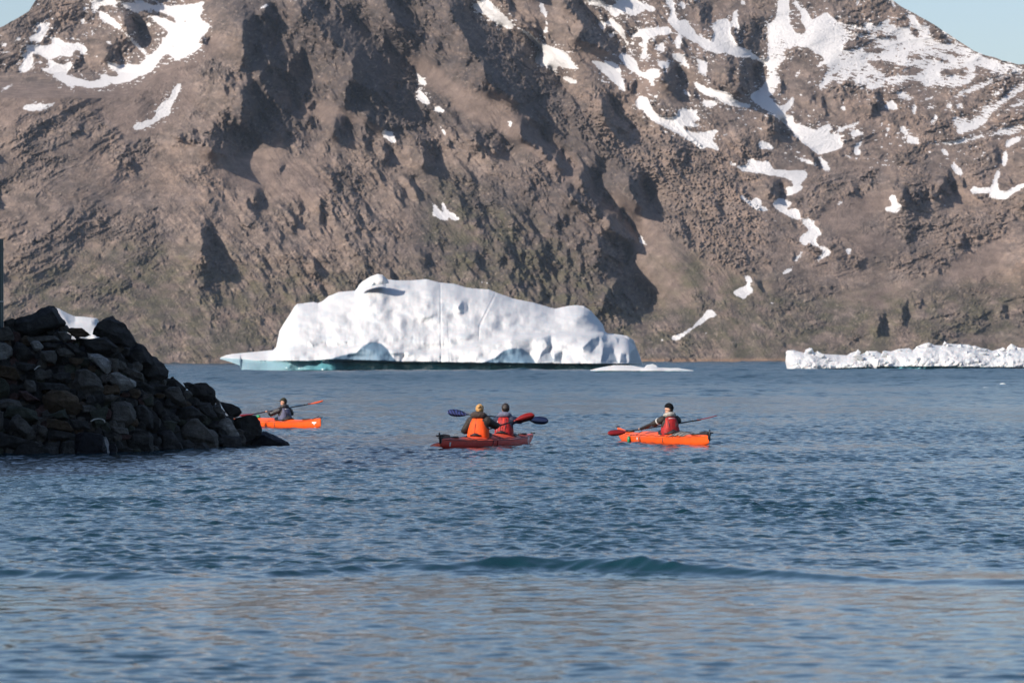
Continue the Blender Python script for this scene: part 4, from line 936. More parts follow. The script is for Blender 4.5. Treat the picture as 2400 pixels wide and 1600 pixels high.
def tr(ox, oy, s):
    n = [float(q) for q in s.replace(',', ' ').split()]
    return [(ox + n[i] / 6.5333, oy + n[i + 1] / 6.5333) for i in range(0, len(n) - 1, 2)]
ROCKS = [
 ('A', "240 310 470 235 560 180 740 115 830 112 880 150 930 240 980 300 1015 380 990 435 850 490 600 560 430 590 250 600 190 480 180 380", 'd', 'huge smooth black boulder with a rounded hump on the top left of the breakwater'),
 ('A', "50 350 130 305 205 293 245 320 210 420 60 450", 'd', 'small black boulder beside the green post at the top of the pile'),
 ('A', "1415 480 1440 400 1500 350 1600 300 1725 255 1780 290 1930 380 2000 480 2080 590 2100 680 2000 760 1850 740 1700 640 1480 580 1410 550", 'd', 'large pointed boulder standing up as the peak of the breakwater, right of the little iceberg'),
 ('A', "1130 580 1300 560 1640 590 1740 680 1840 750 1830 850 1600 880 1400 830 1250 720", 'd', 'flat dark slab lying right under the pointed peak boulder'),
 ('A', "1040 455 1130 445 1270 460 1330 500 1400 560 1300 600 1120 580 1040 520", 'b', 'low rounded boulder on the crest directly beneath the little iceberg'),
 ('A', "860 500 1000 500 1110 560 1090 640 980 680 900 620", 'g', 'squat boulder tucked behind the right foot of the humped black boulder'),
 ('A', "0 440 120 430 180 500 230 590 200 640 60 660 -60 640 -60 460", 'g', 'brown-grey boulder at the left edge just below the green post'),
 ('A', "-60 650 50 650 110 700 200 780 190 880 100 930 -60 940", 'p', 'pale grey rough boulder cut by the left edge of the view, under the brown-grey one'),
 ('A', "460 680 520 640 600 645 650 690 670 740 620 800 530 800 480 740", 'p', 'small round pale speckled stone, the lightest of the whole breakwater'),
 ('A', "400 590 640 540 850 560 940 650 850 680 680 660 440 670", 'g', 'long flat grey slab just above the small pale speckled stone'),
 ('A', "250 640 380 680 480 790 570 910 450 960 280 960 220 880 200 740", 'd', 'dark tilted boulder left below the small pale speckled stone'),
 ('A', "600 790 850 790 880 900 840 1010 700 970 600 880", 'g', 'grey block right below the small pale speckled stone'),
 ('A', "850 780 950 745 1080 790 1160 870 1050 900 900 870", 'g', 'bluish grey wedge of rock right of the grey block below the speckled stone'),
 ('A', "660 680 850 690 960 700 850 780 680 770", 'd', 'thin dark slab immediately right of the small pale speckled stone'),
 ('A', "1050 900 1180 880 1310 910 1240 1000 1160 1030 1060 980", 'b', 'small brown boulder left of the rock with deep ridges'),
 ('A', "1340 830 1480 830 1640 900 1720 1000 1700 1130 1640 1170 1560 1110 1480 960 1340 920", 'p', 'deeply ridged light grey boulder below the flat slab, its left end raised'),
 ('A', "1700 920 1820 930 1830 1060 1770 1130 1730 1100 1715 990", 'g', 'narrow upright grey block touching the right end of the ridged boulder'),
 ('A', "-60 1000 120 1000 220 1060 310 1160 320 1220 250 1270 120 1240 -60 1170", 'b', 'rounded brown boulder at the left edge, halfway down the pile'),
 ('A', "530 1090 620 1070 700 1130 740 1200 640 1250 540 1230", 'g', 'small speckled grey boulder below the upper scrap of white rope'),
 ('A', "770 1150 900 1110 1080 1120 1110 1250 960 1290 820 1240", 'd', 'dark boulder wedged left of the tall egg-shaped boulder'),
 ('A', "1150 1090 1270 1050 1420 1110 1530 1210 1590 1370 1560 1460 1380 1480 1180 1440 1110 1300", 'g', 'big egg-shaped grey boulder with a light streak in the middle of the pile'),
 ('A', "1640 1170 1780 1120 1880 1210 2090 1280 2090 1350 1950 1430 1850 1420 1700 1330 1620 1250", 'p', 'light grey slanting boulder right of the egg-shaped boulder'),
 ('A', "1840 1010 1950 1040 2130 1090 2210 1150 2200 1280 2000 1230 1860 1130", 'g', 'dark grey boulder above the light slanting boulder'),
 ('A', "1960 800 2090 660 2200 700 2260 850 2352 900 2352 1030 2150 1050 1950 980 1900 900", 'd', 'black boulder on the skyline one step down from the pointed peak'),
 ('A', "-60 1180 80 1230 150 1330 150 1500 -60 1530", 'm', 'greenish boulder at the left edge below the rounded brown one'),
 ('A', "270 1400 400 1400 520 1480 620 1560 400 1590 280 1500", 'r', 'reddish slanting slab above the blue-grey ledge at the left'),
 ('A', "570 1280 760 1260 1000 1290 1090 1380 1060 1450 800 1380 600 1400", 'd', 'dark flat boulder resting on the big rust-stained boulder'),
 ('A', "380 1240 520 1250 560 1330 550 1420 420 1440 350 1330", 'g', 'blue-grey small boulder above the reddish slab'),
 ('A', "230 960 420 970 560 1010 520 1100 380 1130 260 1070", 'd', 'dark boulder left of the upper scrap of white rope'),
 ('A', "960 680 1200 690 1240 820 1180 860 1080 780", 'd', 'dark crooked stone left of the flat slab under the peak'),
 ('B', "640 440 790 330 900 350 1050 370 1170 450 1240 580 1260 700 1180 750 1080 690 990 630 860 660 680 680 630 560", 'b', 'big rounded boulder with rust and blue-grey patches, low in the left half of the pile'),
 ('B', "660 740 1000 640 1040 740 1060 790 900 800 760 780", 'm', 'greenish grey wedge under the rust-patched boulder'),
 ('B', "-60 510 150 480 300 520 350 600 240 650 100 650 -60 650", 'g', 'blue-grey flat ledge at the left edge, low down'),
 ('B', "120 600 350 580 560 680 600 820 480 880 350 760 160 730 50 760 60 680", 'm', 'knobbly greenish boulder right under the blue-grey ledge'),
 ('B', "150 800 270 700 420 820 520 950 560 1100 420 1110 240 970 140 900", 'g', 'sharp-edged dark grey boulder pointing up at the lower left'),
 ('B', "700 780 900 780 1060 850 1150 960 1100 1020 900 990 720 920", 'b', 'coarse brown boulder directly above and left of the shiny wet block'),
 ('B', "-60 980 130 1000 300 1050 440 1110 600 1170 560 1240 300 1230 -60 1300", 'd', 'long low rock with a pale top edge at the lower left'),
 ('B', "310 1190 520 1200 700 1200 850 1260 850 1350 400 1350 200 1330 240 1270", 'd', 'flat black rock touching the water, left of the shiny wet block'),
 ('B', "900 1350 950 1150 1050 1110 1140 1130 1150 1350", 'd', 'narrow dark stone touching the left end of the shiny wet block'),
 ('B', "1140 1030 1200 980 1400 985 1560 1040 1640 1080 1680 1200 1690 1330 1640 1360 1150 1360", 'w', 'shiny wet blue-black block at the waterline with a white stripe on its right end'),
 ('B', "1660 1120 1760 1180 1800 1260 1780 1350 1680 1350", 'w', 'small wet black stone against the white-striped end of the shiny block'),
 ('B', "1380 810 1350 690 1640 590 1660 640 1620 820 1600 880 1480 950 1400 900", 'm', 'green-grey upright block under the lower scrap of white rope'),
 ('B', "1650 860 1690 560 1900 500 2000 540 2080 680 2080 820 1960 920 1780 900", 'g', 'large upright grey boulder right of the lower scrap of white rope'),
 ('B', "2060 580 2200 570 2352 700 2352 960 2200 930 2080 900", 'd', 'large black boulder right of the upright grey one'),
 ('B', "1900 1280 1880 1120 1980 980 2120 940 2280 980 2352 1040 2352 1290", 'd', 'black mound at the water with a thin pale top edge, right of the shiny block'),
 ('B', "1060 790 1350 820 1380 950 1150 960 1080 870", 'd', 'dark block left of the lower scrap of white rope'),
 ('B', "1570 450 1700 400 1830 450 1740 530 1600 520", 'g', 'small humped grey stone just above the large upright boulder'),
 ('B', "1350 430 1440 430 1470 520 1400 580 1300 560", 'd', 'small dark cone-shaped stone below the egg-shaped boulder'),
 ('B', "1260 580 1400 580 1350 700 1270 700", 'g', 'small square stone right of the rust-patched boulder'),
 ('B', "2000 480 2020 420 2130 340 2170 400 2110 490", 'b', 'small upright brown stone under the tip of the light slanting boulder'),
 ('B', "2170 520 2352 450 2352 600 2230 600", 'm', 'greenish stone on the right of the small upright brown stone'),
 ('B', "1560 970 1700 1000 1800 1040 1700 1080 1600 1070", 'd', 'thin slab above the white stripe of the shiny block'),
 ('B', "1700 900 1960 930 1970 1030 1860 1040 1740 980", 'g', 'grey rubble lump at the foot of the large upright boulder'),
 ('B', "560 860 700 900 740 960 700 1110 560 1010", 'g', 'grey stone wedged left of the coarse brown boulder'),
 ('B', "-60 640 60 680 50 950 -60 990", 'g', 'dark grey boulder cut by the left edge near the water'),
 ('B', "560 1240 740 1150 930 1130 900 1310 700 1220", 'd', 'black boulder just above the flat waterline rock at the left'),
 ('B', "740 960 1150 1030 1140 1120 950 1130 740 1100", 'd', 'dark ledge under the coarse brown boulder'),
 ('C', "-40 120 -60 -60 110 -180 235 -145 350 -45 438 65 435 165 300 230 100 250", 'd', 'broad rounded black boulder overhanging the right shoulder of the pile'),
 ('C', "450 160 490 140 560 180 640 245 700 330 650 400 560 330 450 240", 'd', 'slanting black slab right below the overhanging boulder'),
 ('C', "640 245 780 225 850 235 970 235 1040 290 1130 340 1150 400 1150 470 1050 540 900 510 780 430 700 330", 'd', 'wide flat-topped boulder on the descending right shoulder against the water'),
 ('C', "320 330 560 290 650 420 710 580 560 610 450 540 340 440", 'g', 'grey boulder with a rough light face left of the flat-topped shoulder boulder'),
 ('C', "90 250 300 250 440 300 340 360 200 370 80 340", 'd', 'dark low boulder directly under the overhanging black one'),
 ('C', "1200 520 1330 550 1450 600 1530 640 1560 710 1500 760 1380 790 1300 700 1230 600", 'd', 'smooth black boulder jutting out towards the half-hidden kayak'),
 ('C', "1380 810 1480 790 1640 750 1760 770 1850 830 1865 960 1800 1100 1600 1170 1560 1050 1420 950", 'd', 'squarish black boulder that hides the bow of the left kayak'),
 ('C', "1540 1200 1680 1090 1770 980 1920 970 2050 1020 2190 1090 2250 1150 2310 1205 2000 1225 1700 1220", 'w', 'low smooth black rock tapering into the water at the right tip of the breakwater'),
 ('C', "590 860 740 780 870 790 960 850 1080 960 1180 1040 1230 1180 1230 1250 900 1260 640 1170 500 1020 540 910", 'g', 'broad domed boulder with a light top near the water, right half of the pile'),
 ('C', "560 620 780 590 940 670 1030 780 960 840 860 780 700 790 560 810 500 720", 'd', 'black boulder behind the broad light-topped dome'),
 ('C', "1060 600 1180 580 1290 680 1310 790 1210 800 1130 720", 'g', 'ridged grey boulder left of the one jutting towards the kayak'),
 ('C', "1210 780 1310 770 1390 880 1460 980 1500 1060 1400 1110 1250 1010 1180 890", 'p', 'leaning boulder with a pale grey rib, left of the squarish black boulder'),
 ('C', "150 600 250 490 330 540 370 650 300 730 190 690", 'd', 'small triangular black stone left of the rough light-faced boulder'),
 ('C', "-20 560 120 620 260 740 330 850 300 970 100 970 -20 850", 'd', 'dark wedge-shaped boulder above the black mound at the water'),
 ('C', "330 820 480 810 560 850 500 1000 400 970 330 900", 'm', 'bluish green stone left of the broad light-topped dome'),
 ('C', "240 1000 460 930 560 1080 640 1160 700 1265 280 1275", 'd', 'low black boulder at the water, left foot of the light-topped dome'),
 ('C', "860 520 1060 540 1130 640 1180 760 1080 810 960 690 850 600", 'd', 'black boulder under the wide flat-topped shoulder boulder'),
 ('C', "1200 1000 1400 1090 1540 1080 1560 1220 1240 1255", 'd', 'black waterline boulder between the light-topped dome and the tapering tip rock'),
 ('C', "20 420 180 400 200 480 80 560 0 520", 'g', 'small grey stone far left of the rough light-faced boulder'),
 ('C', "1140 460 1210 520 1240 640 1150 610", 'g', 'thin upright stone behind the boulder that juts towards the kayak'),
 ('C', "700 1180 1000 1150 1120 1270 700 1275", 'd', 'flat black apron rock at the water under the light-topped dome'),
]
OR = {'A': (0, 700), 'B': (0, 860), 'C': (330, 860)}
for i, (t, s_, mt, lab) in enumerate(ROCKS):
    # rocks drawn at the waterline reach down into the sea
    q = tr(*OR[t], s_)
    q = [(x, y + 9) if y > wl_px(x) - 4 else (x, y) for x, y in q]
    rk = make_rock(q, mt, lab, seed=i)
    if 'white stripe' in lab:
        bm = bmesh.new()
        row = []
        for (a, b, w_) in ((1588, 1066, 34), (1600, 1120, 52), (1622, 1200, 58), (1640, 1280, 48), (1652, 1345, 36)):
            for k in range(4):
                p_ = tr(*OR['B'], "%f %f" % (a + w_ * k / 3.0, b))[0]
                row.append(p_)
        bpy.context.view_layer.update()
        from mathutils.bvhtree import BVHTree
        bt = BVHTree.FromPolygons([v.co + rk.location for v in rk.data.vertices], [tuple(f.vertices) for f in rk.data.polygons])
        vs = []
        for p_ in row:
            d_ = (P(p_[0], p_[1], 90) - Vector((0, 0, CAMZ))).normalized()
            hit = bt.ray_cast(Vector((0, 0, CAMZ)), d_)
            h_ = hit[0] if hit[0] else Vector((0, 0, CAMZ)) + d_ * (rk.location - Vector((0, 0, CAMZ))).length
            vs.append(h_ - d_ * 0.018 - rk.location)
        fs = [(4 * r + k, 4 * r + k + 1, 4 * r + k + 5, 4 * r + k + 4) for r in range(4) for k in range(3)]
        mesh_obj('quartz_vein', vs, fs, flat_mat('white_quartz', (0.42, 0.43, 0.43), 0.6, 0.5, 0.01, 0.35), rk)
        bm.free()
# wedge the gaps: smaller stones set a little deeper than the boulders
random.seed(4)
prof_u = [-60, 0, 30, 85, 125, 150, 165, 200, 215, 260, 300, 325, 350, 385, 398, 410, 440, 480, 500, 512, 560, 568, 610, 618, 640]
prof_v = [760, 762, 752, 735, 722, 745, 775, 780, 790, 745, 780, 812, 835, 860, 880, 890, 902, 900, 915, 945, 968, 990, 985, 1010, 1030]
BIGQ = [(tr(*OR[t], s_), lab) for t, s_, mt, lab in ROCKS]
A_, B_ = np.meshgrid(np.arange(-30, 640, 2.0), np.arange(715, 1064, 2.0))
cov = np.zeros(A_.shape, bool)
for q, lab in BIGQ: cov |= poly_mask(A_, B_, q)
cov |= B_ < np.interp(A_, prof_u, prof_v) + 20
cov |= B_ > np.interp(A_, [-400, 0, 270, 400, 560, 680], [1066, 1064, 1062, 1055, 1047, 1042]) - 2
gp = [tuple(g) for g in np.argwhere(~cov)]; random.shuffle(gp); used_lab = set()
placed = []
seen_lab = {}
for gy_, gx_ in gp:
    x = A_[gy_, gx_]; y = B_[gy_, gx_]
    if any((x - a) ** 2 + (y - b) ** 2 < 17 ** 2 for a, b in placed): continue
    placed.append((x, y))
    q0, lab0 = min(BIGQ, key=lambda t_: (sum(p[0] for p in t_[0]) / len(t_[0]) - x) ** 2 + (sum(p[1] for p in t_[0]) / len(t_[0]) - y) ** 2)
    cxq = sum(p[0] for p in q0) / len(q0); cyq = sum(p[1] for p in q0) / len(q0)
    dirn = ('left of' if x < cxq else 'right of') if abs(x - cxq) > abs(y - cyq) else ('above' if y < cyq else 'below')
    mt = random.choice('ddddgmbgr'); adj = {'d': 'black', 'g': 'grey', 'm': 'greenish', 'b': 'brownish', 'r': 'reddish'}[mt]
    sz_ = random.choice(('small', 'tiny', 'narrow', 'flat', 'blunt'))
    lab = ' '.join(('%s %s gap stone %s the %s' % (sz_, adj, dirn, lab0)).replace(',', '').split()[:16])
    while lab.split()[-1] in ('the', 'of', 'a', 'an', 'its', 'with', 'at', 'and', 'in', 'to', 'on', 'right', 'under', 'below', 'by', 'into', 'light', 'left', 'directly', 'against', 'from', 'towards', 'that', 'upper', 'lower', 'immediately', 'just', 'big', 'large', 'small', 'pale', 'thin', 'beside', 'above', 'between', 'behind'):
        lab = ' '.join(lab.split()[:-1])
    if lab in used_lab: placed.pop(); continue
    used_lab.add(lab)
    r0 = random.uniform(13, 18); n = random.randint(6, 8); a0 = random.random() * 6
    asp = {'flat': 0.5, 'narrow': 1.25}.get(sz_, 0.85)
    r0 *= {'tiny': 0.8, 'narrow': 0.8, 'blunt': 1.15}.get(sz_, 1.0)
    q = [(x + r0 * random.uniform(0.8, 1.1) * math.cos(a0 + j * 6.283 / n), y + asp * r0 * random.uniform(0.8, 1.1) * math.sin(a0 + j * 6.283 / n)) for j in range(n)]
    make_rock(q, mt, lab, 'stones filling the breakwater', push=0.38, seed=300 + len(placed), name='stone', rough=0.8)
# the bank of rubble under the boulders
bu = np.arange(-200, 661, 8.0)
bv = np.interp(bu, prof_u, prof_v) + 24
rows = []
for f in np.linspace(0, 1, 14):
    vv = np.minimum(bv, [wl_px(x) + 2 for x in bu]) * f + np.array([wl_px(x) + 12 for x in bu]) * (1 - f)
    Dw_ = np.array([W(x, wl_px(x)).y for x in bu]); z_ = np.maximum(pts(bu, vv, Dw_)[:, 2], 0)
    rows.append(pts(bu, vv + 3 * fbm(bu / 14, vv / 9, 3, 0.6, 815), Dw_ + z_ * 1.25 + 0.75 + 0.2 * fbm(bu / 25, vv / 20, 3, 0.6, 811)))
r_ = rows[-1].copy(); r_[:, 1] += 3.0; r_[:, 0] *= 1.03; rows.append(r_)
r_ = r_.copy(); r_[:, 1] += 3.0; r_[:, 2] = -1.5; rows.append(r_)
bank = grid_mesh('rubble_bank', np.array(rows), RK['d'])
tag(bank, kind='structure')
# scraps caught on the pile
def tube(name, path, rad, mat, parent=None, seg=6, taper=None):
    bm = bmesh.new(); rings = []
    path = [Vector(p) for p in path]
    for i, p in enumerate(path):
        t = (path[min(i + 1, len(path) - 1)] - path[max(i - 1, 0)]).normalized()
        up = Vector((0, 0, 1)) if abs(t.z) < 0.95 else Vector((0, 1, 0))
        a = t.cross(up).normalized(); b = t.cross(a).normalized()
        rr = rad if taper is None else rad * taper[i]
        rings.append([bm.verts.new(p + (a * math.cos(6.2832 * k / seg) + b * math.sin(6.2832 * k / seg)) * rr) for k in range(seg)])
    for r0, r1 in zip(rings, rings[1:]):
        for k in range(seg): bm.faces.new((r0[k], r0[(k + 1) % seg], r1[(k + 1) % seg], r1[k]))
    bm.faces.new(rings[0]); bm.faces.new(rings[-1][::-1])
    bmesh.ops.recalc_face_normals(bm, faces=bm.faces[:])
    return bm_obj(name, bm, mat, parent)
ROPE = flat_mat('pale_rope', (0.45, 0.45, 0.40), 0.8)
def on_pile(o, s_, dd):
    return [P(x, y, W(x, wl_px(x)).y + max(pts(x, y, 90)[2], 0) * 1.25 - dd) for x, y in tr(*OR[o], s_)]
o = tube('rope_scrap', on_pile('A', "525 1085 550 1065 575 1040 600 1030 618 1034", 0.12), 0.012, ROPE)
tag(o, 'short curl of pale rope caught on the left middle of the breakwater', 'rope', 'rope scraps on the breakwater')
o = tube('rope_scrap', on_pile('B', "1390 830 1440 800 1500 790 1560 795 1595 815 1604 845", 0.14), 0.014, ROPE)
tag(o, 'arched piece of pale rope low on the breakwater above the shiny wet block', 'rope', 'rope scraps on the breakwater')

# the green post cut by the left edge, on top of the pile
PM = flat_mat('dark_green_paint', (0.018, 0.045, 0.048), 0.45, 0.5, 0, 0.3)
pa = P(-9, 770, 93.0)
post = empty('mooring_post', (pa.x, pa.y, pa.z - 0.4))
ht = P(-9, 560, 93.0).z - pa.z + 0.4
bm = bmesh.new()
prof = [(0.14, 0), (0.14, ht - 0.06), (0.12, ht)]
for (hw, z) in prof: pass
vs = []
for z in (0, ht * 0.5, ht):
    vs.append([bm.verts.new((0.152 * math.cos(a) * (1 + 0.08 * (k % 2)), 0.152 * math.sin(a) * (1 + 0.08 * (k % 2)), z)) for k, a in enumerate(np.linspace(0, 2 * math.pi, 25)[:-1])])
for r0, r1 in zip(vs, vs[1:]):
    for k in range(24): bm.faces.new((r0[k], r0[(k + 1) % 24], r1[(k + 1) % 24], r1[k]))
bm.faces.new(vs[-1]); bm.faces.new(vs[0][::-1])
bm_obj('shaft', bm, PM, post, smooth=False)
bm = bmesh.new(); bmesh.ops.create_cone(bm, cap_ends=True, segments=24, radius1=0.172, radius2=0.172, depth=0.03)
bmesh.ops.translate(bm, verts=bm.verts[:], vec=(0, 0, ht * 0.42)); bm_obj('wire_band', bm, ROPE, post, smooth=False)
tag(post, 'dark green ribbed post standing at the left edge above the black rocks', 'post')

# shed and quay are unseen additions, built to throw the rock pile into shade
QM = flat_mat('added_quay_gravel', (0.10, 0.095, 0.085), 0.9, 0.2, 0.03, 0.3)
bm = bmesh.new()
qp = [(-60, 40), (-12.6, 52), (-11.6, 80), (-11.8, 104), (-60, 130)]
for inset, z in ((0, -1.5), (1.2, 1.9)):
    vs = [bm.verts.new((x - inset, y, z)) for x, y in qp]
    if inset: topv = vs
    else: botv = vs
for i in range(5): bm.faces.new((botv[i], botv[(i + 1) % 5], topv[(i + 1) % 5], topv[i]))
bm.faces.new(topv)
bmesh.ops.recalc_face_normals(bm, faces=bm.faces[:])
tag(bm_obj('added_quay', bm, QM, smooth=False), kind='structure')
SHM = NT('corrugated_steel')
v_ = SHM.coords('World', (1, 1, 0)); wv_ = SHM.a('ShaderNodeTexWave'); wv_.inputs['Scale'].default_value = 2.4; SHM.link(v_, wv_.inputs[0])
SHM.pr(Base_Color=SHM.ramp(SHM.noise(SHM.coords('World'), 0.8, 5), [(0.3, (0.05, 0.09, 0.09)), (0.7, (0.07, 0.12, 0.12))]), Roughness=0.5, Normal=SHM.bump(wv_.outputs[1], 0.04, 1.0))
shed = empty('added_shade_shed', (-22, 82, 1.9))
hx, hy, ez, rz = 7.6, 16.0, 7.6, 9.6
vs = [(-hx, -hy, 0), (hx, -hy, 0), (hx, hy, 0), (-hx, hy, 0), (-hx, -hy, ez), (hx, -hy, ez), (hx, hy, ez), (-hx, hy, ez), (0, -hy, rz), (0, hy, rz)]
mesh_obj('added_shed_wall', vs, [(0, 1, 5, 8, 4), (2, 3, 7, 9, 6), (1, 2, 6, 5), (3, 0, 4, 7)], SHM.m, shed, smooth=False)
e = 0.4
vs = []
for x, z in ((-hx - e, ez - e * 0.27), (0, rz + 0.05), (hx + e, ez - e * 0.27)):
    for y in (-hy - e, hy + e):
        vs += [(x, y, z + 0.03), (x, y, z + 0.2)]
mesh_obj('added_shed_roof', vs, [(0, 2, 6, 4), (1, 5, 7, 3), (4, 6, 10, 8), (5, 9, 11, 7), (0, 1, 3, 2), (8, 10, 11, 9), (0, 4, 5, 1), (4, 8, 9, 5), (2, 3, 7, 6), (6, 7, 11, 10)], PM, shed, smooth=False)
mesh_obj('door', [(hx + 0.05, -3, 0.01), (hx + 0.05, 3, 0.01), (hx + 0.05, 3, 4.4), (hx + 0.05, -3, 4.4), (hx + 0.01, -3, 0.01), (hx + 0.01, 3, 0.01), (hx + 0.01, 3, 4.4), (hx + 0.01, -3, 4.4)],
         [(0, 1, 2, 3), (0, 4, 5, 1), (1, 5, 6, 2), (2, 6, 7, 3), (3, 7, 4, 0)], flat_mat('added_shed_grey_door', (0.3, 0.3, 0.29)), shed, smooth=False)
tag(shed, 'unseen gabled green shed, added for its shade, on the added quay left of the rock pile', 'shed')
# ------------------------------------------------------------------ kayaks, paddles and paddlers
def gloss(name, c, rough=0.42, coat=0.08):
    m = NT(name)
    v = m.coords('Object')
    n = m.noise(v, 6.0, 5, 0.6)
    col = m.ramp(n, [(0.3, tuple(x * 0.82 for x in c)), (0.7, tuple(min(1, x * 1.1) for x in c))])
    p = m.pr(Base_Color=col, Roughness=rough, Normal=m.bump(m.noise(v, 9.0, 3, 0.5), 0.01, 0.4))
    p.inputs['Coat Weight'].default_value = coat
    return m.m
M_OR = gloss('orange_plastic', (0.85, 0.105, 0.012)); M_RD = gloss('red_plastic', (0.62, 0.045, 0.030)); M_RB = gloss('red_paddle_blade', (0.22, 0.010, 0.008), 0.3)
M_BK = flat_mat('black_rubber', (0.014, 0.014, 0.016), 0.55); M_SHF = gloss('carbon_shaft', (0.015, 0.016, 0.02), 0.25)
M_WH = flat_mat('white_decal', (0.72, 0.72, 0.70), 0.5); M_GRN = gloss('green_float', (0.01, 0.22, 0.09)); M_SK = flat_mat('skin', (0.50, 0.27, 0.18), 0.5, 0.4)
M_JB = flat_mat('brown_black_jacket', (0.028, 0.022, 0.019), 0.6, 0.4, 0.03, 0.3); M_JN = flat_mat('navy_jacket', (0.016, 0.024, 0.055), 0.6, 0.4, 0.03, 0.3); M_JK = flat_mat('black_jacket', (0.020, 0.018, 0.020), 0.45, 0.6, 0.03, 0.3)
M_VO = flat_mat('orange_vest_cloth', (0.82, 0.085, 0.008), 0.65, 0.3, 0.02); M_VR = flat_mat('red_vest_cloth', (0.33, 0.010, 0.010), 0.6, 0.4, 0.02, 0.3); M_VG = flat_mat('grey_blue_vest_cloth', (0.075, 0.08, 0.14), 0.6, 0.4, 0.02, 0.3)
M_HB = flat_mat('blonde_hair', (0.50, 0.28, 0.10), 0.5, 0.5, 0.03, 0.4); M_HD = flat_mat('dark_hair', (0.022, 0.015, 0.011), 0.5, 0.5, 0.02, 0.4)
M_HG = flat_mat('pale_grey_fleece', (0.36, 0.34, 0.30), 0.9, 0.2, 0.03, 0.35); M_HN = flat_mat('grey_blue_hood', (0.13, 0.14, 0.20), 0.85, 0.2, 0.03, 0.3); M_HBW = flat_mat('brown_hood', (0.060, 0.045, 0.040), 0.85, 0.2, 0.03, 0.3)
M_CAP = flat_mat('olive_cap_cloth', (0.030, 0.030, 0.020), 0.8, 0.2); M_BEAN = flat_mat('black_knit', (0.008, 0.008, 0.009), 0.95, 0.1, 0.02)
M_GRY = flat_mat('grey_mesh_cloth', (0.17, 0.16, 0.15), 0.8, 0.3, 0.01, 0.3); M_EYE = flat_mat('eye_dark', (0.02, 0.015, 0.012), 0.3)
M_REF = flat_mat('reflective_tape', (0.62, 0.62, 0.60), 0.4); M_LR = flat_mat('bright_red_trim', (0.75, 0.06, 0.03), 0.5)
mb = NT('blue_patterned_blade')
vb_ = mb.coords('Object', (1, 1, 1), (0, 0.5, 0.4)); wvb = mb.a('ShaderNodeTexWave'); wvb.inputs['Scale'].default_value = 7.0; wvb.inputs['Distortion'].default_value = 5.0; wvb.inputs['Detail'].default_value = 2.0; mb.link(vb_, wvb.inputs[0])
mb.pr(Base_Color=mb.ramp(wvb.outputs[1], [(0.42, (0.010, 0.012, 0.03)), (0.50, (0.07, 0.09, 0.26))]), Roughness=0.3)
M_BB = mb.m
M_ND = gloss('navy_blade_back', (0.012, 0.02, 0.06), 0.3)

def skin_obj(name, nodes, edges, mat, parent, levels=2, root=0):
    """nodes: [(x,y,z,r) or (x,y,z,(rx,ry))] grown into one continuous surface by the Skin modifier"""
    me = bpy.data.meshes.new(name)
    me.from_pydata([n[:3] for n in nodes], edges, [])
    o = bpy.data.objects.new(name, me); COL.objects.link(o)
    me.materials.append(mat)
    o.modifiers.new('skin', 'SKIN').use_smooth_shade = True
    # one root for each connected limb set
    adj = {i: [] for i in range(len(nodes))}
    for a, b in edges: adj[a].append(b); adj[b].append(a)
    seen = set()
    sv_ = me.skin_vertices[0].data
    for i, n in enumerate(nodes):
        r = n[3]
        sv_[i].radius = r if isinstance(r, tuple) else (r, r)
        sv_[i].use_root = False
    for i in [root] + list(range(len(nodes))):
        if i in seen: continue
        sv_[i].use_root = True
        st = [i]
        while st:
            j = st.pop()
            if j in seen: continue
            seen.add(j); st += adj[j]
    sb = o.modifiers.new('sub', 'SUBSURF'); sb.levels = levels; sb.render_levels = levels
    if parent: o.parent = parent
    return o

def loft(name, rings, mat, parent, cap=True, closed=True, smooth=True):
    bm = bmesh.new()
    rr = [[bm.verts.new(p) for p in r] for r in rings]
    n = len(rings[0])
    for a, b in zip(rr, rr[1:]):
        for k in range(n if closed else n - 1):
            bm.faces.new((a[k], a[(k + 1) % n], b[(k + 1) % n], b[k]))
    if cap and closed:
        bm.faces.new(rr[0]); bm.faces.new(rr[-1][::-1])
    bmesh.ops.recalc_face_normals(bm, faces=bm.faces[:])
    return bm_obj(name, bm, mat, parent, smooth=smooth)

def hull_dims(L, beam, t):
    """t 0 stern .. 1 bow -> half beam, sheer z, keel z, deck crown"""
    b = beam / 2 * max(math.sin(math.pi * t ** 0.95), 0) ** 0.72
    e = abs(t - 0.5) * 2
    sheer = 0.135 + 0.03 * e ** 2 + (BOWUP[0] * max(0, (t - 0.78) / 0.22) ** 1.8 if t > 0.5 else BOWUP[1] * max(0, (0.2 - t) / 0.2) ** 1.5)
    keel = -0.10 + 0.10 * e ** 5 + (0.16 * max(0, (t - 0.90) / 0.10) ** 1.4 if t > 0.5 else 0.05 * max(0, (0.08 - t) / 0.08) ** 1.5)
    crown = 0.095 * max(math.sin(math.pi * t), 0) ** 0.5 + (0.03 if 0.45 < t < 0.7 else 0)
    return b, sheer, keel, crown

def deck_point(L, beam, t, side, lift=0.004):
    b, s, k, c = hull_dims(L, beam, t)
    return Vector(((t - 0.5) * L, side * b, s + c * (1 - abs(side) ** 1.6) + lift))

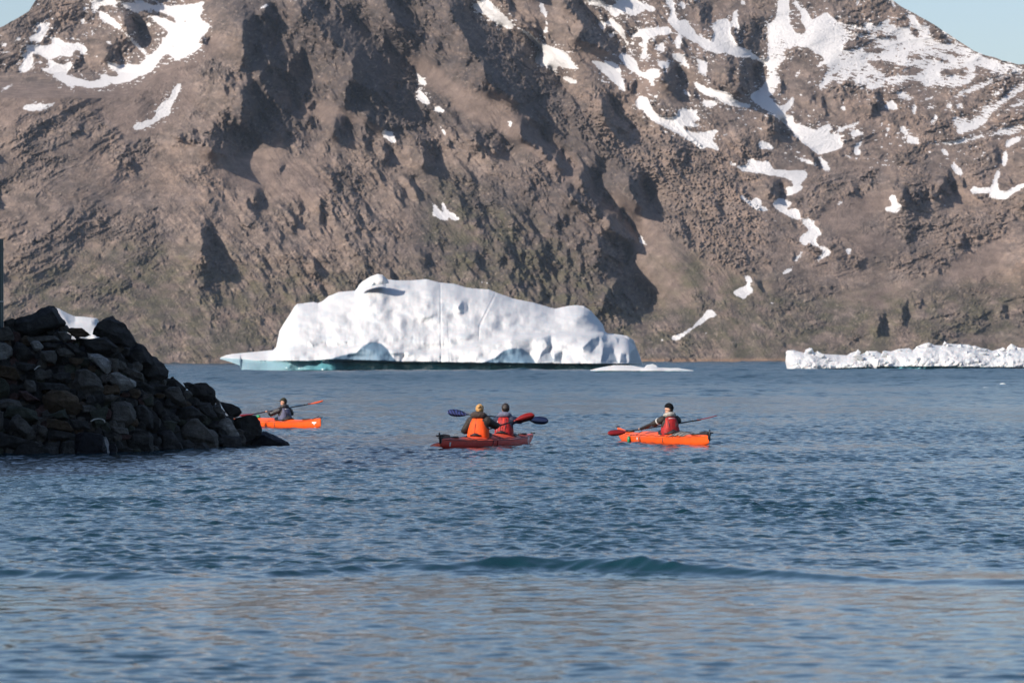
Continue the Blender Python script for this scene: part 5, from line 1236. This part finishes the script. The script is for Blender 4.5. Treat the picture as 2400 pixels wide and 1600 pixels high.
BOWUP = [0.15, 0.04]
def make_kayak(label, stern, bow, beam, mat, seats, group, deckmat=None):
    ax = (bow - stern); ax.z = 0
    L = ax.length; mid = (bow + stern) / 2
    root = empty('kayak', (mid.x, mid.y, 0.0), math.atan2(ax.y, ax.x))
    tag(root, label, 'kayak', group)
    ts = [0.0, 0.006, 0.02, 0.045, 0.08] + list(np.linspace(0.12, 0.88, 34)) + [0.92, 0.955, 0.98, 0.994, 1.0]
    rings = []; decks = []
    for t in ts:
        b, s, k, c = hull_dims(L, beam, t); b = max(b, 0.012)
        x = (t - 0.5) * L
        ring = []
        for j in range(15):
            a = math.pi * j / 14
            sx_ = -math.cos(a)
            zz = s - (s - k) * math.sin(a) ** 0.62
            ring.append(Vector((x, sx_ * b * (1 - 0.06 * math.sin(a)), zz)))
        rings.append(ring)
        dk_ = []
        for j in range(13):
            q = -1 + j / 6.0
            dk_.append(Vector((x, q * b, s + 0.002 + c * (1 - abs(q) ** 1.7))))
        decks.append(dk_)
    h = loft('hull', rings, mat, root, cap=False, closed=False)
    # deck with a hole for each cockpit
    bm = bmesh.new()
    rr = [[bm.verts.new(p) for p in r] for r in decks]
    for i, (a, b) in enumerate(zip(rr, rr[1:])):
        tm = (ts[i] + ts[i + 1]) / 2
        for k in range(12):
            ym = (-1 + (k + 0.5) / 6.0)
            hole = any(((tm - s_) * L / 0.36) ** 2 + (ym * hull_dims(L, beam, tm)[0] / 0.20) ** 2 < 1 for s_ in seats)
            if not hole: bm.faces.new((a[k], a[k + 1], b[k + 1], b[k]))
    bmesh.ops.delete(bm, geom=[v for v in bm.verts if not v.link_faces], context='VERTS')
    bmesh.ops.recalc_face_normals(bm, faces=bm.faces[:])
    bm_obj('deck', bm, deckmat or mat, root)
    for sd in (-1, 1):
        tube('seam_strip', [deck_point(L, beam, t, sd, 0.0) for t in np.linspace(0.02, 0.98, 40)], 0.007, M_BK if deckmat else mat, root)
    for s_ in seats:
        rim = []
        for k in range(33):
            a = 2 * math.pi * k / 32
            t = s_ + 0.37 * math.cos(a) / L; b = hull_dims(L, beam, t)[0]
            rim.append(deck_point(L, beam, t, min(0.95, 0.205 * abs(math.sin(a)) / b) * (1 if math.sin(a) > 0 else -1), 0.035))
        ck = tube('cockpit_rim', rim, 0.016, M_BK, root)
        # neoprene spray skirt rising to the waist
        rg = []
        for f, z in ((1.0, 0.0), (0.85, 0.03), (0.6, 0.05), (0.40, 0.08), (0.34, 0.14)):
            rg.append([Vector(((s_ - 0.5) * L - 0.10 * (1 - f) + (p.x - (s_ - 0.5) * L) * f, p.y * f, p.z + z)) for p in rim[:-1]])
        loft('spray_skirt', rg, M_BK, root, cap=False)
    # deck bungees, hatches, end toggles
    for t0 in ((0.30, 0.70) if len(seats) == 1 else (0.24, 0.50, 0.80)):
        for dt in (-0.018, 0.018):
            tube('deck_cord', [deck_point(L, beam, t0 + dt * q, q, 0.008) for q in np.linspace(-0.95, 0.95, 9)], 0.006, M_BK, root)
    for t0 in ((0.14, 0.86) if len(seats) == 1 else (0.14, 0.88)):
        rg = []
        for f, z in ((1, 0.0), (1, 0.02), (0.8, 0.03)):
            rg.append([deck_point(L, beam, t0 + 0.16 * f * math.cos(a) / L, 0.0, z) + Vector((0, 0.095 * f * math.sin(a), 0)) for a in np.linspace(0, 2 * math.pi, 19)[:-1]])
        loft('hatch_cover', rg, M_BK, root)
    for t, dx in ((0.004, -0.02), (0.996, 0.02)):
        p = deck_point(L, beam, t, 0, 0.02)
        tube('end_toggle', [p + Vector((dx, -0.05, 0)), p + Vector((dx, 0.05, 0))], 0.016, M_BK, root)
    for sd in (-1, 1):
        tube('deck_line', [deck_point(L, beam, t, sd * (0.84 + 0.05 * math.sin(t * 60)), 0.010) for t in np.linspace(0.05, 0.95, 46)], 0.0055, M_BK, root)
    # girth strap round the hull
    for t0 in ((0.37, 0.62) if len(seats) == 1 else (0.40, 0.445)):
        pth = []
        b, s, k, c = hull_dims(L, beam, t0)
        for j in range(15):
            a = math.pi * j / 14
            pth.append(Vector(((t0 - 0.5) * L, -math.cos(a) * (b + 0.006) * (1 - 0.06 * math.sin(a)), s - (s - k + 0.006) * math.sin(a) ** 0.62)))
        tube('girth_strap', pth, 0.008, M_BK, root)
    return root, L

def local(root, p):
    c, s = math.cos(-root.rotation_euler.z), math.sin(-root.rotation_euler.z)
    d = p - root.location
    return Vector((d.x * c - d.y * s, d.x * s + d.y * c, d.z))

def decal(root, L, beam, t0, shape, side, size):
    """flat emblem hugging the hull side; shape in unit coordinates"""
    b, s, k, c = hull_dims(L, beam, t0)
    vs = []
    for (px_, pz_) in shape:
        t = t0 + px_ * size / L; b, s, k, c = hull_dims(L, beam, t)
        z = 0.072 + pz_ * size
        a = math.asin(min(1, max(0, (s - z) / max(s - k, 0.01))) ** (1 / 0.62))
        y = math.cos(a) * b * (1 - 0.06 * math.sin(a)) + 0.006
        vs.append(((t - 0.5) * L, side * y, z))
    mesh_obj('hull_emblem', vs, [tuple(range(len(vs)))] if len(vs) < 8 else [(0, 1, 2, 3), (4, 5, 6, 7)], M_WH, root, smooth=False)

def make_paddle(label, a, b, blade_a, blade_b, na, nb, group):
    """a, b: blade tips in world space; na, nb: direction each blade faces"""
    mid = (a + b) / 2; ax = (b - a).normalized(); Lp = (b - a).length
    root = empty('paddle', mid)
    tag(root, label, 'paddle', group)
    tube('shaft', [ax * (-Lp / 2 + 0.40), ax * (-0.4), Vector(), ax * 0.4, ax * (Lp / 2 - 0.40)], 0.016, M_SHF, root, seg=8)
    for sgn, mt, nrm in ((-1, blade_a, na), (1, blade_b, nb)):
        d = ax * sgn; w = d.cross(Vector(nrm)).normalized(); nn = w.cross(d).normalized()
        rows = []
        prof = [(0.0, .016, .016), (.05, .022, .022), (.10, .055, .05), (.18, .088, .075), (.28, .098, .085), (.37, .094, .080), (.43, .074, .062), (.465, .045, .03), (.48, .018, .01)]
        for s_, w1, w2 in prof:
            o_ = d * (Lp / 2 - 0.48 + s_)
            curl = nn * (0.03 * (s_ / 0.48) ** 2)
            th = 0.016 if s_ < 0.03 else 0.006
            rows.append([o_ + curl + w * w1, o_ + curl + nn * (th + 0.01) , o_ + curl - w * w2, o_ + curl - nn * th])
        loft('blade', rows, mt, root)
        tube('drip_ring', [d * (Lp / 2 - 0.60), d * (Lp / 2 - 0.585)], 0.026, M_BK, root, seg=10)
    return root, mid, ax

def ik(S, H, l1, l2, pole):
    d = H - S; n = min(d.length, (l1 + l2) * 0.985); dn = d.normalized()
    a = (l1 * l1 - l2 * l2 + n * n) / (2 * n)
    h = math.sqrt(max(l1 * l1 - a * a, 0))
    pl = (pole - dn * pole.dot(dn)).normalized()
    return S + dn * a + pl * h, S + dn * n

def make_person(label, seat, fwd, look, paddle, sc, jacket, vest, vest_trim, hood, hair=None, hat=None, twist=0.0, lean=0.05, bulk=1.0, hs=1.0):
    """seat: world position of the pelvis; fwd: kayak heading; look: horizontal gaze; paddle: (point, axis)"""
    rz_ = math.atan2(fwd.y, fwd.x)
    root = empty('person', seat, rz_)
    tag(root, label, 'person')
    Rz = Matrix.Rotation(-rz_, 3, 'Z')
    pm, pax = paddle
    pm_l = Rz @ (pm - seat); pax_l = (Rz @ pax).normalized()
    if pax_l.y < 0: pax_l = -pax_l                       # towards the paddler's left
    # nearest paddle point in front of the chest
    t0 = -(pm_l.y) / pax_l.y
    ctr = pm_l + pax_l * t0
    sg = (1, -1)
    k = sc
    sh = {s_: Vector(((0.01 + lean) * k + twist * 0.10 * -s_, s_ * 0.185 * k, 0.535 * k)) for s_ in sg}
    hand = {s_: ctr + pax_l * (s_ * 0.31) for s_ in sg}
    arms = {}
    for s_ in sg:
        el, wr = ik(sh[s_], hand[s_] - (hand[s_] - sh[s_]).normalized() * 0.075 * k, 0.285 * k, 0.255 * k, Vector((-0.35, s_ * 0.75, -0.75)))
        arms[s_] = (sh[s_], el, wr, hand[s_])
    lk = Rz @ Vector((look[0], look[1], 0)).normalized()
    up = Vector((0, 0, 1)); rt = lk.cross(up).normalized()
    hc = Vector(((0.035 + lean * 1.3) * k, 0, 0.765 * k))          # centre of the skull
    N = [(0, 0, 0.09 * k, (0.15 * k, 0.12 * k)), (-0.02 * k, 0, 0.22 * k, (0.135 * k, 0.10 * k)), (lean * 0.5 * k - 0.01, 0, 0.36 * k, (0.15 * k, 0.11 * k)), (lean * 0.9 * k, 0, 0.49 * k, (0.10 * k, 0.08 * k)),
         (lean * k, 0, 0.575 * k, (0.065 * k, 0.06 * k)), (lean * 1.15 * k, 0, 0.635 * k, 0.052 * k),
         tuple(hc - up * 0.07 * k + lk * 0.022 * k) + (0.064 * k,), tuple(hc + lk * 0.008 * k) + ((0.083 * k, 0.083 * k),), tuple(hc + up * 0.062 * k - lk * 0.006 * k) + (0.070 * k,)]
    E = [(0, 1), (1, 2), (2, 3), (3, 4), (4, 5), (5, 6), (6, 7), (7, 8)]
    def addn(p, r, par):
        N.append(tuple(p) + (r,)); E.append((par, len(N) - 1)); return len(N) - 1
    # face: nose, brow, chin, ears
    addn(hc + lk * 0.098 * k - up * 0.012 * k, 0.013 * k, 7)
    addn(hc + lk * 0.062 * k - up * 0.098 * k, 0.022 * k, 6)
    for s_ in sg: addn(hc - rt * s_ * 0.088 * k - up * 0.01 * k, 0.014 * k, 7)
    for s_ in sg:
        a = addn(arms[s_][0], 0.040 * k, 3)
        b = addn((arms[s_][0] + arms[s_][1]) / 2, 0.036 * k, a); c = addn(arms[s_][1], 0.030 * k, b)
        d = addn((arms[s_][1] * 0.6 + arms[s_][2] * 0.4), 0.028 * k, c); e_ = addn(arms[s_][2], 0.026 * k, d)
        hd = arms[s_][3]; dirh = (hd - arms[s_][2]).normalized()
        # palm lies against the shaft, knuckles over the top
        pl = addn(hd + dirh * 0.004 - up * 0.004 + dirh * -0.025, (0.030 * k, 0.018 * k), e_)
    for s_ in sg:                                                     # legs run forward under the deck
        a = addn(Vector((0.05 * k, s_ * 0.10, 0.07 * k)), 0.085 * k, 0); b = addn(Vector((0.28, s_ * 0.15, 0.11)), 0.075, a)
        c = addn(Vector((0.48, s_ * 0.14, 0.10)), 0.055, b); d = addn(Vector((0.85, s_ * 0.09, 0.03)), 0.040, c); addn(Vector((0.93, s_ * 0.09, 0.07)), 0.035, d)
    # fingers: five separate chains rooted in the palm, curled round the shaft
    for s_ in sg:
        hd = arms[s_][3]; dirh = (hd - arms[s_][2]).normalized()
        nrm = (dirh - pax_l * dirh.dot(pax_l)).normalized(); dn = pax_l.cross(nrm).normalized()
        if dn.z > 0: dn = -dn
        for fi, (off, ln) in enumerate(((-0.033, 0.85), (-0.011, 1.0), (0.011, 0.95), (0.033, 0.78))):
            base = hd - nrm * 0.030 + pax_l * off * k
            q = [base, hd + pax_l * off * k - dn * 0.024 + nrm * -0.008, hd + pax_l * off * k - dn * 0.014 + nrm * 0.022 * ln, hd + pax_l * off * k + dn * 0.014 * ln + nrm * 0.020]
            i0 = len(N)
            for j, p in enumerate(q):
                N.append(tuple(p) + ((0.0095 - 0.0008 * j) * k,))
                if j: E.append((i0 + j - 1, i0 + j))
        q = [hd - nrm * 0.028 - pax_l * s_ * 0.03, hd - nrm * 0.020 - pax_l * s_ * 0.048 + dn * 0.012, hd + nrm * 0.006 - pax_l * s_ * 0.046 + dn * 0.024]
        i0 = len(N)
        for j, p in enumerate(q):
            N.append(tuple(p) + ((0.0115 - 0.001 * j) * k,))
            if j: E.append((i0 + j - 1, i0 + j))
    skin_obj('body', N, E, M_SK, root)
    for s_ in sg:
        bm = bmesh.new(); bmesh.ops.create_uvsphere(bm, u_segments=8, v_segments=6, radius=0.011 * k)
        e_ = bm_obj('eye', bm, M_EYE, root); e_.location = hc + lk * 0.079 * k + rt * s_ * 0.031 * k + up * 0.006 * k
    tube('mouth', [hc + lk * 0.084 * k - up * 0.060 * k - rt * 0.02 * k, hc + lk * 0.089 * k - up * 0.061 * k, hc + lk * 0.084 * k - up * 0.060 * k + rt * 0.02 * k], 0.005 * k, M_LR, root)
    # jacket with sleeves to the wrist
    q_ = bulk * k
    bm = bmesh.new()
    def shell(rings):
        rr = [[bm.verts.new(p) for p in r] for r in rings]; n = len(rings[0])
        for a, b in zip(rr, rr[1:]):
            for i in range(n): bm.faces.new((a[i], a[(i + 1) % n], b[(i + 1) % n], b[i]))
        bm.faces.new(rr[0]); bm.faces.new(rr[-1][::-1])
    shell([[Vector(((ox + lean * z / 0.6) * k + rx * q_ * math.cos(a) * (1 + 0.04 * math.sin(5 * a + 40 * z)), ry * q_ * math.sin(a), z * k)) for a in np.linspace(0, 2 * math.pi, 25)[:-1]]
           for z, rx, ry, ox in ((0.08, 0.140, 0.200, 0.0), (0.16, 0.140, 0.205, -0.01), (0.24, 0.132, 0.195, -0.01), (0.36, 0.130, 0.205, -0.005), (0.46, 0.125, 0.215, 0.0), (0.53, 0.118, 0.215, 0.005), (0.575, 0.105, 0.185, 0.008), (0.61, 0.095, 0.120, 0.01), (0.66, 0.075, 0.080, 0.015))])
    for s_ in sg:
        A = arms[s_]; cu_ = (A[3] - A[2]).normalized()
        ctl = [(A[0] + Vector((0, -s_ * 0.07, 0.01)), 0.07), (A[0] + Vector((0, -s_ * 0.02, 0.0)), 0.092), (A[0] + Vector((0, s_ * 0.02, -0.03)), 0.090)]
        for f, r_ in ((0.35, 0.080), (0.7, 0.074), (0.93, 0.072)): ctl.append((A[0].lerp(A[1], f), r_))
        ctl.append((A[1], 0.074))
        for f, r_ in ((0.12, 0.070), (0.4, 0.063), (0.75, 0.053), (1.0, 0.042)): ctl.append((A[1].lerp(A[2], f), r_))
        ctl.append((A[3] - cu_ * 0.055, 0.038))
        rings_ = []
        for i_, (p, r_) in enumerate(ctl):
            t_ = (ctl[min(i_ + 1, len(ctl) - 1)][0] - ctl[max(i_ - 1, 0)][0]).normalized()
            a_ = t_.cross(Vector((1, 0, 0.2))).normalized(); b_ = t_.cross(a_).normalized()
            rings_.append([p + (a_ * math.cos(w_) + b_ * math.sin(w_)) * r_ * q_ * (1 + 0.05 * math.sin(3 * w_ + i_ * 1.7)) for w_ in np.linspace(0, 2 * math.pi, 15)[:-1]])
        shell(rings_)
    bmesh.ops.recalc_face_normals(bm, faces=bm.faces[:])
    bm_obj('jacket', bm, jacket, root)
    # life vest: a thick sleeveless shell with arm openings
    rg = []
    VZ = [0.14, 0.20, 0.32, 0.42, 0.50, 0.565, 0.60]; VX = [0.170, 0.182, 0.190, 0.192, 0.182, 0.155, 0.11]; VY = [b_ * bulk for b_ in (0.210, 0.218, 0.205, 0.180, 0.165, 0.150, 0.12)]; VO = [-0.01, -0.012, 0.0, 0.02, 0.035, 0.04, 0.045]
    for z, rx, ry, ox in zip(VZ, VX, VY, VO):
        rg.append([Vector((ox * k + lean * (z / 0.6) * k * 0.7 + rx * k * math.copysign(abs(math.cos(a)) ** 0.8, math.cos(a)), ry * k * math.copysign(abs(math.sin(a)) ** 0.8, math.sin(a)), z * k)) for a in np.linspace(0, 2 * math.pi, 29)[:-1]])
    vo = loft('life_vest', rg, vest, root, cap=False)
    def back_pt(y, z, out=0.004):
        f = np.interp(z, VZ, VX); ry = np.interp(z, VZ, VY); ox = np.interp(z, VZ, VO)
        yy_ = max(-0.98, min(0.98, y / ry)); sn_ = abs(yy_) ** (1 / 0.8); cs_ = math.sqrt(max(0, 1 - sn_ * sn_)) ** 0.8
        return Vector((ox * k + lean * (z / 0.6) * k * 0.7 - (f * cs_ + out) * k, y * k, z * k))
    for yl in vest_trim:
        mt_, pth = yl
        tube('vest_strap', [back_pt(y, z) for y, z in pth], 0.009 * k, mt_, vo)
    # hood bunched behind the neck
    aa_ = np.linspace(-2.5, 2.5, 15)
    ph_ = [(lean * 1.1 * k + 0.01 - math.cos(a) * 0.080 * k * hs, math.sin(a) * 0.095 * k * hs, (0.625 + 0.022 * math.cos(a) * hs) * k) for a in aa_]
    ho_ = tube('hood', ph_, 0.060 * k * hs, hood, root, seg=12, taper=[0.45 + 0.55 * math.cos(a / 2.0) + 0.05 * math.sin(a * 5) for a in aa_])
    # hair or hat
    def cap_shell(name, mat, z0, grow, parent, top=1.0, back=0.0, sh_=0.0):
        bm = bmesh.new()
        bmesh.ops.create_uvsphere(bm, u_segments=20, v_segments=14, radius=1.0)
        bmesh.ops.delete(bm, geom=[v for v in bm.verts if v.co.z < z0 - back * max(0, sh_ - v.co.x)], context='VERTS')
        Mx = Matrix((lk, up.cross(lk), up)).transposed()
        for v in bm.verts:
            c_ = Vector((v.co.x * (0.100 + grow), v.co.y * (0.086 + grow), v.co.z * (0.105 + grow) * top)) * k
            c_ += c_.normalized() * mnoise.noise(v.co * 4) * 0.006
            v.co = hc + Mx @ c_ + up * 0.022 * k - lk * 0.006 * k
        o_ = bm_obj(name, bm, mat, parent)
        s_ = o_.modifiers.new('thick', 'SOLIDIFY'); s_.thickness = 0.008
        return o_, Mx
    if hair:
        ho, Mx = cap_shell('hair', hair, 0.30, 0.008, root, back=1.6, sh_=0.22)
        if hair is M_HB:
            bm = bmesh.new(); bmesh.ops.create_icosphere(bm, subdivisions=3, radius=0.045 * k)
            for v in bm.verts: v.co = v.co * (1 + 0.16 * mnoise.noise(v.co * 45)) + hc - lk * 0.085 * k + up * 0.070 * k
            bm_obj('bun', bm, hair, ho)
    if hat == 'beanie':
        ho, Mx = cap_shell('beanie', M_BEAN, 0.02, 0.014, root, top=1.12, back=0.25)
    elif hat == 'knit':
        ho, Mx = cap_shell('beanie', M_HD, 0.05, 0.012, root, top=1.05, back=0.5)
    elif hat == 'cap':
        ho, Mx = cap_shell('cap', M_CAP, 0.12, 0.010, root, top=1.05)
        rg = []
        for f in (0.0, 0.5, 1.0):
            rg.append([hc + lk * (0.085 + 0.075 * f * math.cos(a * 0.9)) * k + rt * math.sin(a) * 0.075 * k * (1 - 0.15 * f) + up * (0.040 - 0.018 * f + 0.012 * math.cos(a)) * k for a in np.linspace(-1.35, 1.35, 9)])
        bk_ = loft('peak', rg, M_CAP, ho, cap=False, closed=False)
        bk_.modifiers.new('thick', 'SOLIDIFY').thickness = 0.006
    # sleeve tape
    return root, arms

G_K = 'orange and red sea kayaks'
G_P = 'paddles held by the kayakers'
# --- right kayak ---------------------------------------------------------
st = W(1662, 1043); bw = W(1457, 1031.5); bw = st + Vector((-0.355, 0.935, 0)) * 5.3
kay, L1 = make_kayak('orange sea kayak at the right under the paddler in the black beanie, grey bag aft', st, bw, 0.60, M_OR, (0.425,), G_K)
fw = (bw - st).normalized()
# grey net bag under the rear deck cords
bm = bmesh.new()
vs = []
for i, t in enumerate(np.linspace(0.20, 0.34, 9)):
    row = []
    for j in range(9):
        q = -0.75 + 1.5 * j / 8
        row.append(bm.verts.new(deck_point(L1, 0.60, t, q, 0.006 + 0.050 * math.sin(math.pi * (i + 0.3) / 8.6) * math.cos(q * 1.6) + 0.008 * math.sin(i * 2.1 + j))))
    vs.append(row)
for a, b in zip(vs, vs[1:]):
    for j in range(8): bm.faces.new((a[j], a[j + 1], b[j + 1], b[j]))
bm_obj('deck_bag', bm, M_GRY, kay)
for t in (0.21, 0.25, 0.29, 0.33):
    tube('bag_cord', [deck_point(L1, 0.60, t + 0.012 * q, q, 0.012 + 0.05 * math.cos(q * 1.6)) for q in np.linspace(-0.95, 0.95, 9)], 0.006, M_BK, kay)
def rudder(kay, L, beam, raised):
    x0 = -L / 2
    rd = mesh_obj('rudder', [(x0 - 0.03, -0.02, 0.13), (x0 + 0.03, -0.02, 0.13), (x0 + 0.03, 0.02, 0.13), (x0 - 0.03, 0.02, 0.13), (x0 - 0.03, -0.02, 0.30), (x0 + 0.03, -0.02, 0.27), (x0 + 0.03, 0.02, 0.27), (x0 - 0.03, 0.02, 0.30)],
        [(0, 1, 2, 3), (4, 7, 6, 5), (0, 4, 5, 1), (1, 5, 6, 2), (2, 6, 7, 3), (3, 7, 4, 0)], M_BK, kay, smooth=False)
    if raised:
        pr_ = [(0.10, 0.20), (0.42, 0.16), (0.55, 0.20), (0.50, 0.28), (0.20, 0.31), (0.02, 0.30)]
    else:
        pr_ = [(-0.03, 0.22), (-0.16, 0.10), (-0.20, -0.10), (-0.08, -0.12), (-0.02, 0.05)]
    vs = [(x0 + a, sy * 0.008, z) for sy in (-1, 1) for a, z in pr_]; n = len(pr_)
    mesh_obj('rudder_blade', vs, [tuple(range(n))[::-1], tuple(range(n, 2 * n))] + [(i, (i + 1) % n, n + (i + 1) % n, n + i) for i in range(n)], M_BK, rd, smooth=False)
    tube('rudder_lever', [(x0 - 0.02, -0.09, 0.27), (x0 - 0.02, 0.09, 0.27)], 0.018, M_BK, rd)
    tube('rudder_stay', [(x0 - 0.03, 0, 0.10), (x0 - 0.05, 0.01, 0.34)], 0.018, M_BK, rd)
    return rd
rudder(kay, L1, 0.60, True)
# green float hanging at the bow side
bm = bmesh.new(); bmesh.ops.create_icosphere(bm, subdivisions=2, radius=0.05)
for v in bm.verts: v.co = Vector((v.co.x, v.co.y * 0.8, v.co.z * 1.7))
gp_ = local(kay, P(1487, 1029, W(1487, 1036).y)); t_g = gp_.x / L1 + 0.5
bb = hull_dims(L1, 0.60, t_g)
gf = bm_obj('float', bm, M_GRN, kay); gf.location = (gp_.x, bb[0] + 0.03, 0.06)
tube('float_cord', [(gp_.x, bb[0] + 0.03, 0.12), (gp_.x - 0.05, bb[0] * 0.9, bb[1] + 0.03)], 0.008, M_BK, gf).matrix_parent_inverse = Matrix.Translation((-gp_.x, -bb[0] - 0.03, -0.06))
decal(kay, L1, 0.60, 0.655, [(math.cos(a) * 0.5, math.sin(a) * 0.5 + 0.35) for a in np.linspace(0, 2 * math.pi, 8)[:-1]], 1, 0.07)
seat = st + fw * L1 * 0.41; seat.z = 0.03
pa_, pb_ = P(1424, 1018, 96.4), P(1681, 977, 97.1)
pd, pmid, pax = make_paddle('red-bladed paddle lying across the right-hand kayak, one blade over its bow', pa_, pb_, M_RB, M_RB, (-0.2, -1, 0.75), (0.1, 0.1, 1), G_P)
ST = lambda m_, *p: (m_, p)
straps_red = [ST(M_BK, (0.10, 0.58), (0.095, 0.42), (0.075, 0.17)), ST(M_BK, (-0.09, 0.58), (-0.085, 0.42), (-0.03, 0.17)), ST(M_LR, (0.135, 0.55), (0.14, 0.40), (0.13, 0.19)), ST(M_REF, (0.08, 0.555), (0.0, 0.56), (-0.08, 0.555))]
per, arms = make_person('paddler in black beanie and red vest looking left, in the right-hand orange kayak', seat, fw, (-1, 0.12), (pmid, pax), 0.96, M_JB, M_VR, straps_red, M_HG, hair=M_HD, hat='beanie', bulk=1.02, hs=1.05)
e_ = arms[1]; mid_ = (e_[0] * 0.5 + e_[1] * 0.5)
d_ = (e_[1] - e_[0]).normalized()
tp = tube('sleeve_tape', [mid_ - d_ * 0.016, mid_ + d_ * 0.016], 0.082, M_REF, per, seg=16)

BOWUP[:] = [0.045, 0.03]
# --- double kayak in the middle --------------------------------------------
st = W(1033, 1051); bw = W(1249, 1039.5); fw = (bw - st).normalized()
kay, L2 = make_kayak('red double sea kayak in the centre carrying two paddlers, bow pointing away to the right', st, bw, 0.70, M_RD, (0.42, 0.70), G_K, deckmat=gloss('orange_red_deck', (0.80, 0.10, 0.045)))
rudder(kay, L2, 0.70, True)
decal(kay, L2, 0.70, 0.87, [(-1.0, 0.75), (0.55, 0.75), (0.95, -0.25), (0.3, -0.45), (-0.5, -0.2)], -1, 0.14)
decal(kay, L2, 0.70, 0.055, [(-0.4, 0.5), (0.1, 0.5), (0.0, -0.3), (-0.3, -0.2)], -1, 0.12)
s1 = st + fw * L2 * 0.395; s1.z = 0.05
s2 = st + fw * L2 * 0.675; s2.z = 0.05
pa_, pb_ = P(1008, 1050, s1.y + 0.30), P(1252, 971, s1.y + 0.55)
pd, pmid, pax = make_paddle('red paddle of the rear paddler in the double kayak, left blade dipping, right blade raised', pa_, pb_, M_OR, M_RB, (-0.3, -0.6, 0.8), (-0.3, -1, -0.35), G_P)
straps_or = [ST(M_JB, (0.015, 0.57), (0.012, 0.4), (0.015, 0.17))]
make_person('blonde paddler in bright orange vest seen from behind in the red double kayak', s1, fw, (0.25, 1), (pmid, pax), 0.98, M_JB, M_VO, straps_or, M_HBW, hair=M_HB, bulk=1.14, hs=1.35)
pa_, pb_ = P(1048, 967, s2.y + 0.30), P(1285, 986, s2.y + 0.60)
pd, pmid, pax = make_paddle('blue-patterned paddle of the front paddler in the double kayak, held level at chest height', pa_, pb_, M_BB, M_ND, (-0.2, -1, 0.5), (-0.1, -1, 0.25), G_P)
straps_n = [ST(M_BK, (0.03, 0.57), (0.02, 0.4), (0.0, 0.17)), ST(M_BK, (-0.08, 0.56), (-0.10, 0.38), (-0.08, 0.18)), ST(M_REF, (0.12, 0.50), (0.12, 0.38), (0.10, 0.25)), ST(M_LR, (-0.03, 0.57), (-0.04, 0.45), (-0.02, 0.33))]
make_person('dark-haired front paddler of the double kayak with grey-blue hood and red vest', s2, fw, (-0.15, 1), (pmid, pax), 0.97, M_JN, M_VR, straps_n, M_HN, hair=M_HD, hat='knit', hs=1.15)

BOWUP[:] = [0.13, 0.10]
# --- left kayak, half hidden by the rocks -----------------------------------
st = W(752, 1002.5); bw = W(610, 999); dv = Vector((-0.60, 0.80, 0)); bw = st + dv * 5.2; fw = dv.normalized()
kay, L3 = make_kayak('orange sea kayak at the left, its bow hidden behind the breakwater rocks', st, bw, 0.60, M_OR, (0.355,), G_K)
decal(kay, L3, 0.60, 0.045, [(-0.9, 0.8), (0.5, 0.8), (0.55, 0.45), (-0.6, 0.45), (-0.25, 0.45), (0.15, 0.45), (0.0, -0.6), (-0.2, -0.6)], 1, 0.12)
bm = bmesh.new(); bmesh.ops.create_icosphere(bm, subdivisions=2, radius=0.05)
for v in bm.verts: v.co = Vector((v.co.x * 1.8, v.co.y, v.co.z))
gf = bm_obj('float', bm, M_GRN, kay); gf.location = deck_point(L3, 0.60, 0.60, 0.15, 0.04)
tube('skeg_cord', [deck_point(L3, 0.6, 0.06, 0.6, 0.01), deck_point(L3, 0.6, 0.02, -0.2, 0.06)], 0.014, M_BK, kay)
seat = st + fw * L3 * 0.345; seat.z = 0.0
pa_, pb_ = P(561, 976, seat.y - 0.2), P(757, 941, seat.y + 1.15)
pd, pmid, pax = make_paddle('orange-red paddle of the left kayaker in the peaked cap, one blade raised', pa_, pb_, M_RB, M_OR, (0.0, -0.5, 1), (0.1, -0.15, 1), G_P)
straps_g = [ST(M_BK, (0.08, 0.57), (0.07, 0.42), (0.06, 0.17)), ST(M_BK, (-0.08, 0.57), (-0.07, 0.42), (-0.06, 0.17)), ST(M_REF, (0.07, 0.555), (0.0, 0.56), (-0.07, 0.555))]
make_person('paddler in dark peaked cap and grey-blue vest, looking left in the left kayak', seat, fw, (-1, 0.05), (pmid, pax), 0.93, M_JK, M_VG, straps_g, M_JK, hair=M_HD, hat='cap', hs=1.05)
# ------------------------------------------------------------------ haze
def haze_box(dens):
    m = NT('haze_air')
    pv = m.a('ShaderNodeVolumePrincipled')
    pv.inputs['Color'].default_value = (0.62, 0.78, 1.0, 1)
    pv.inputs['Density'].default_value = dens
    pv.inputs['Anisotropy'].default_value = 0.0
    m.link(pv.outputs[0], m.out.inputs['Volume'])
    m.m.cycles.homogeneous_volume = True if hasattr(m.m.cycles, 'homogeneous_volume') else None
    x0, x1, y0, y1, z0, z1 = -2200, 2200, -60, 6200, -26, 760
    vs = [(x, y, z) for x in (x0, x1) for y in (y0, y1) for z in (z0, z1)]
    fs = [(0, 1, 3, 2), (4, 6, 7, 5), (0, 4, 5, 1), (2, 3, 7, 6), (0, 2, 6, 4), (1, 5, 7, 3)]
    o = mesh_obj('haze', vs, fs, m.m, smooth=False)
    tag(o, 'thin blue air between the shore and the mountains', 'haze', kind='stuff')
haze_box(0.000018)
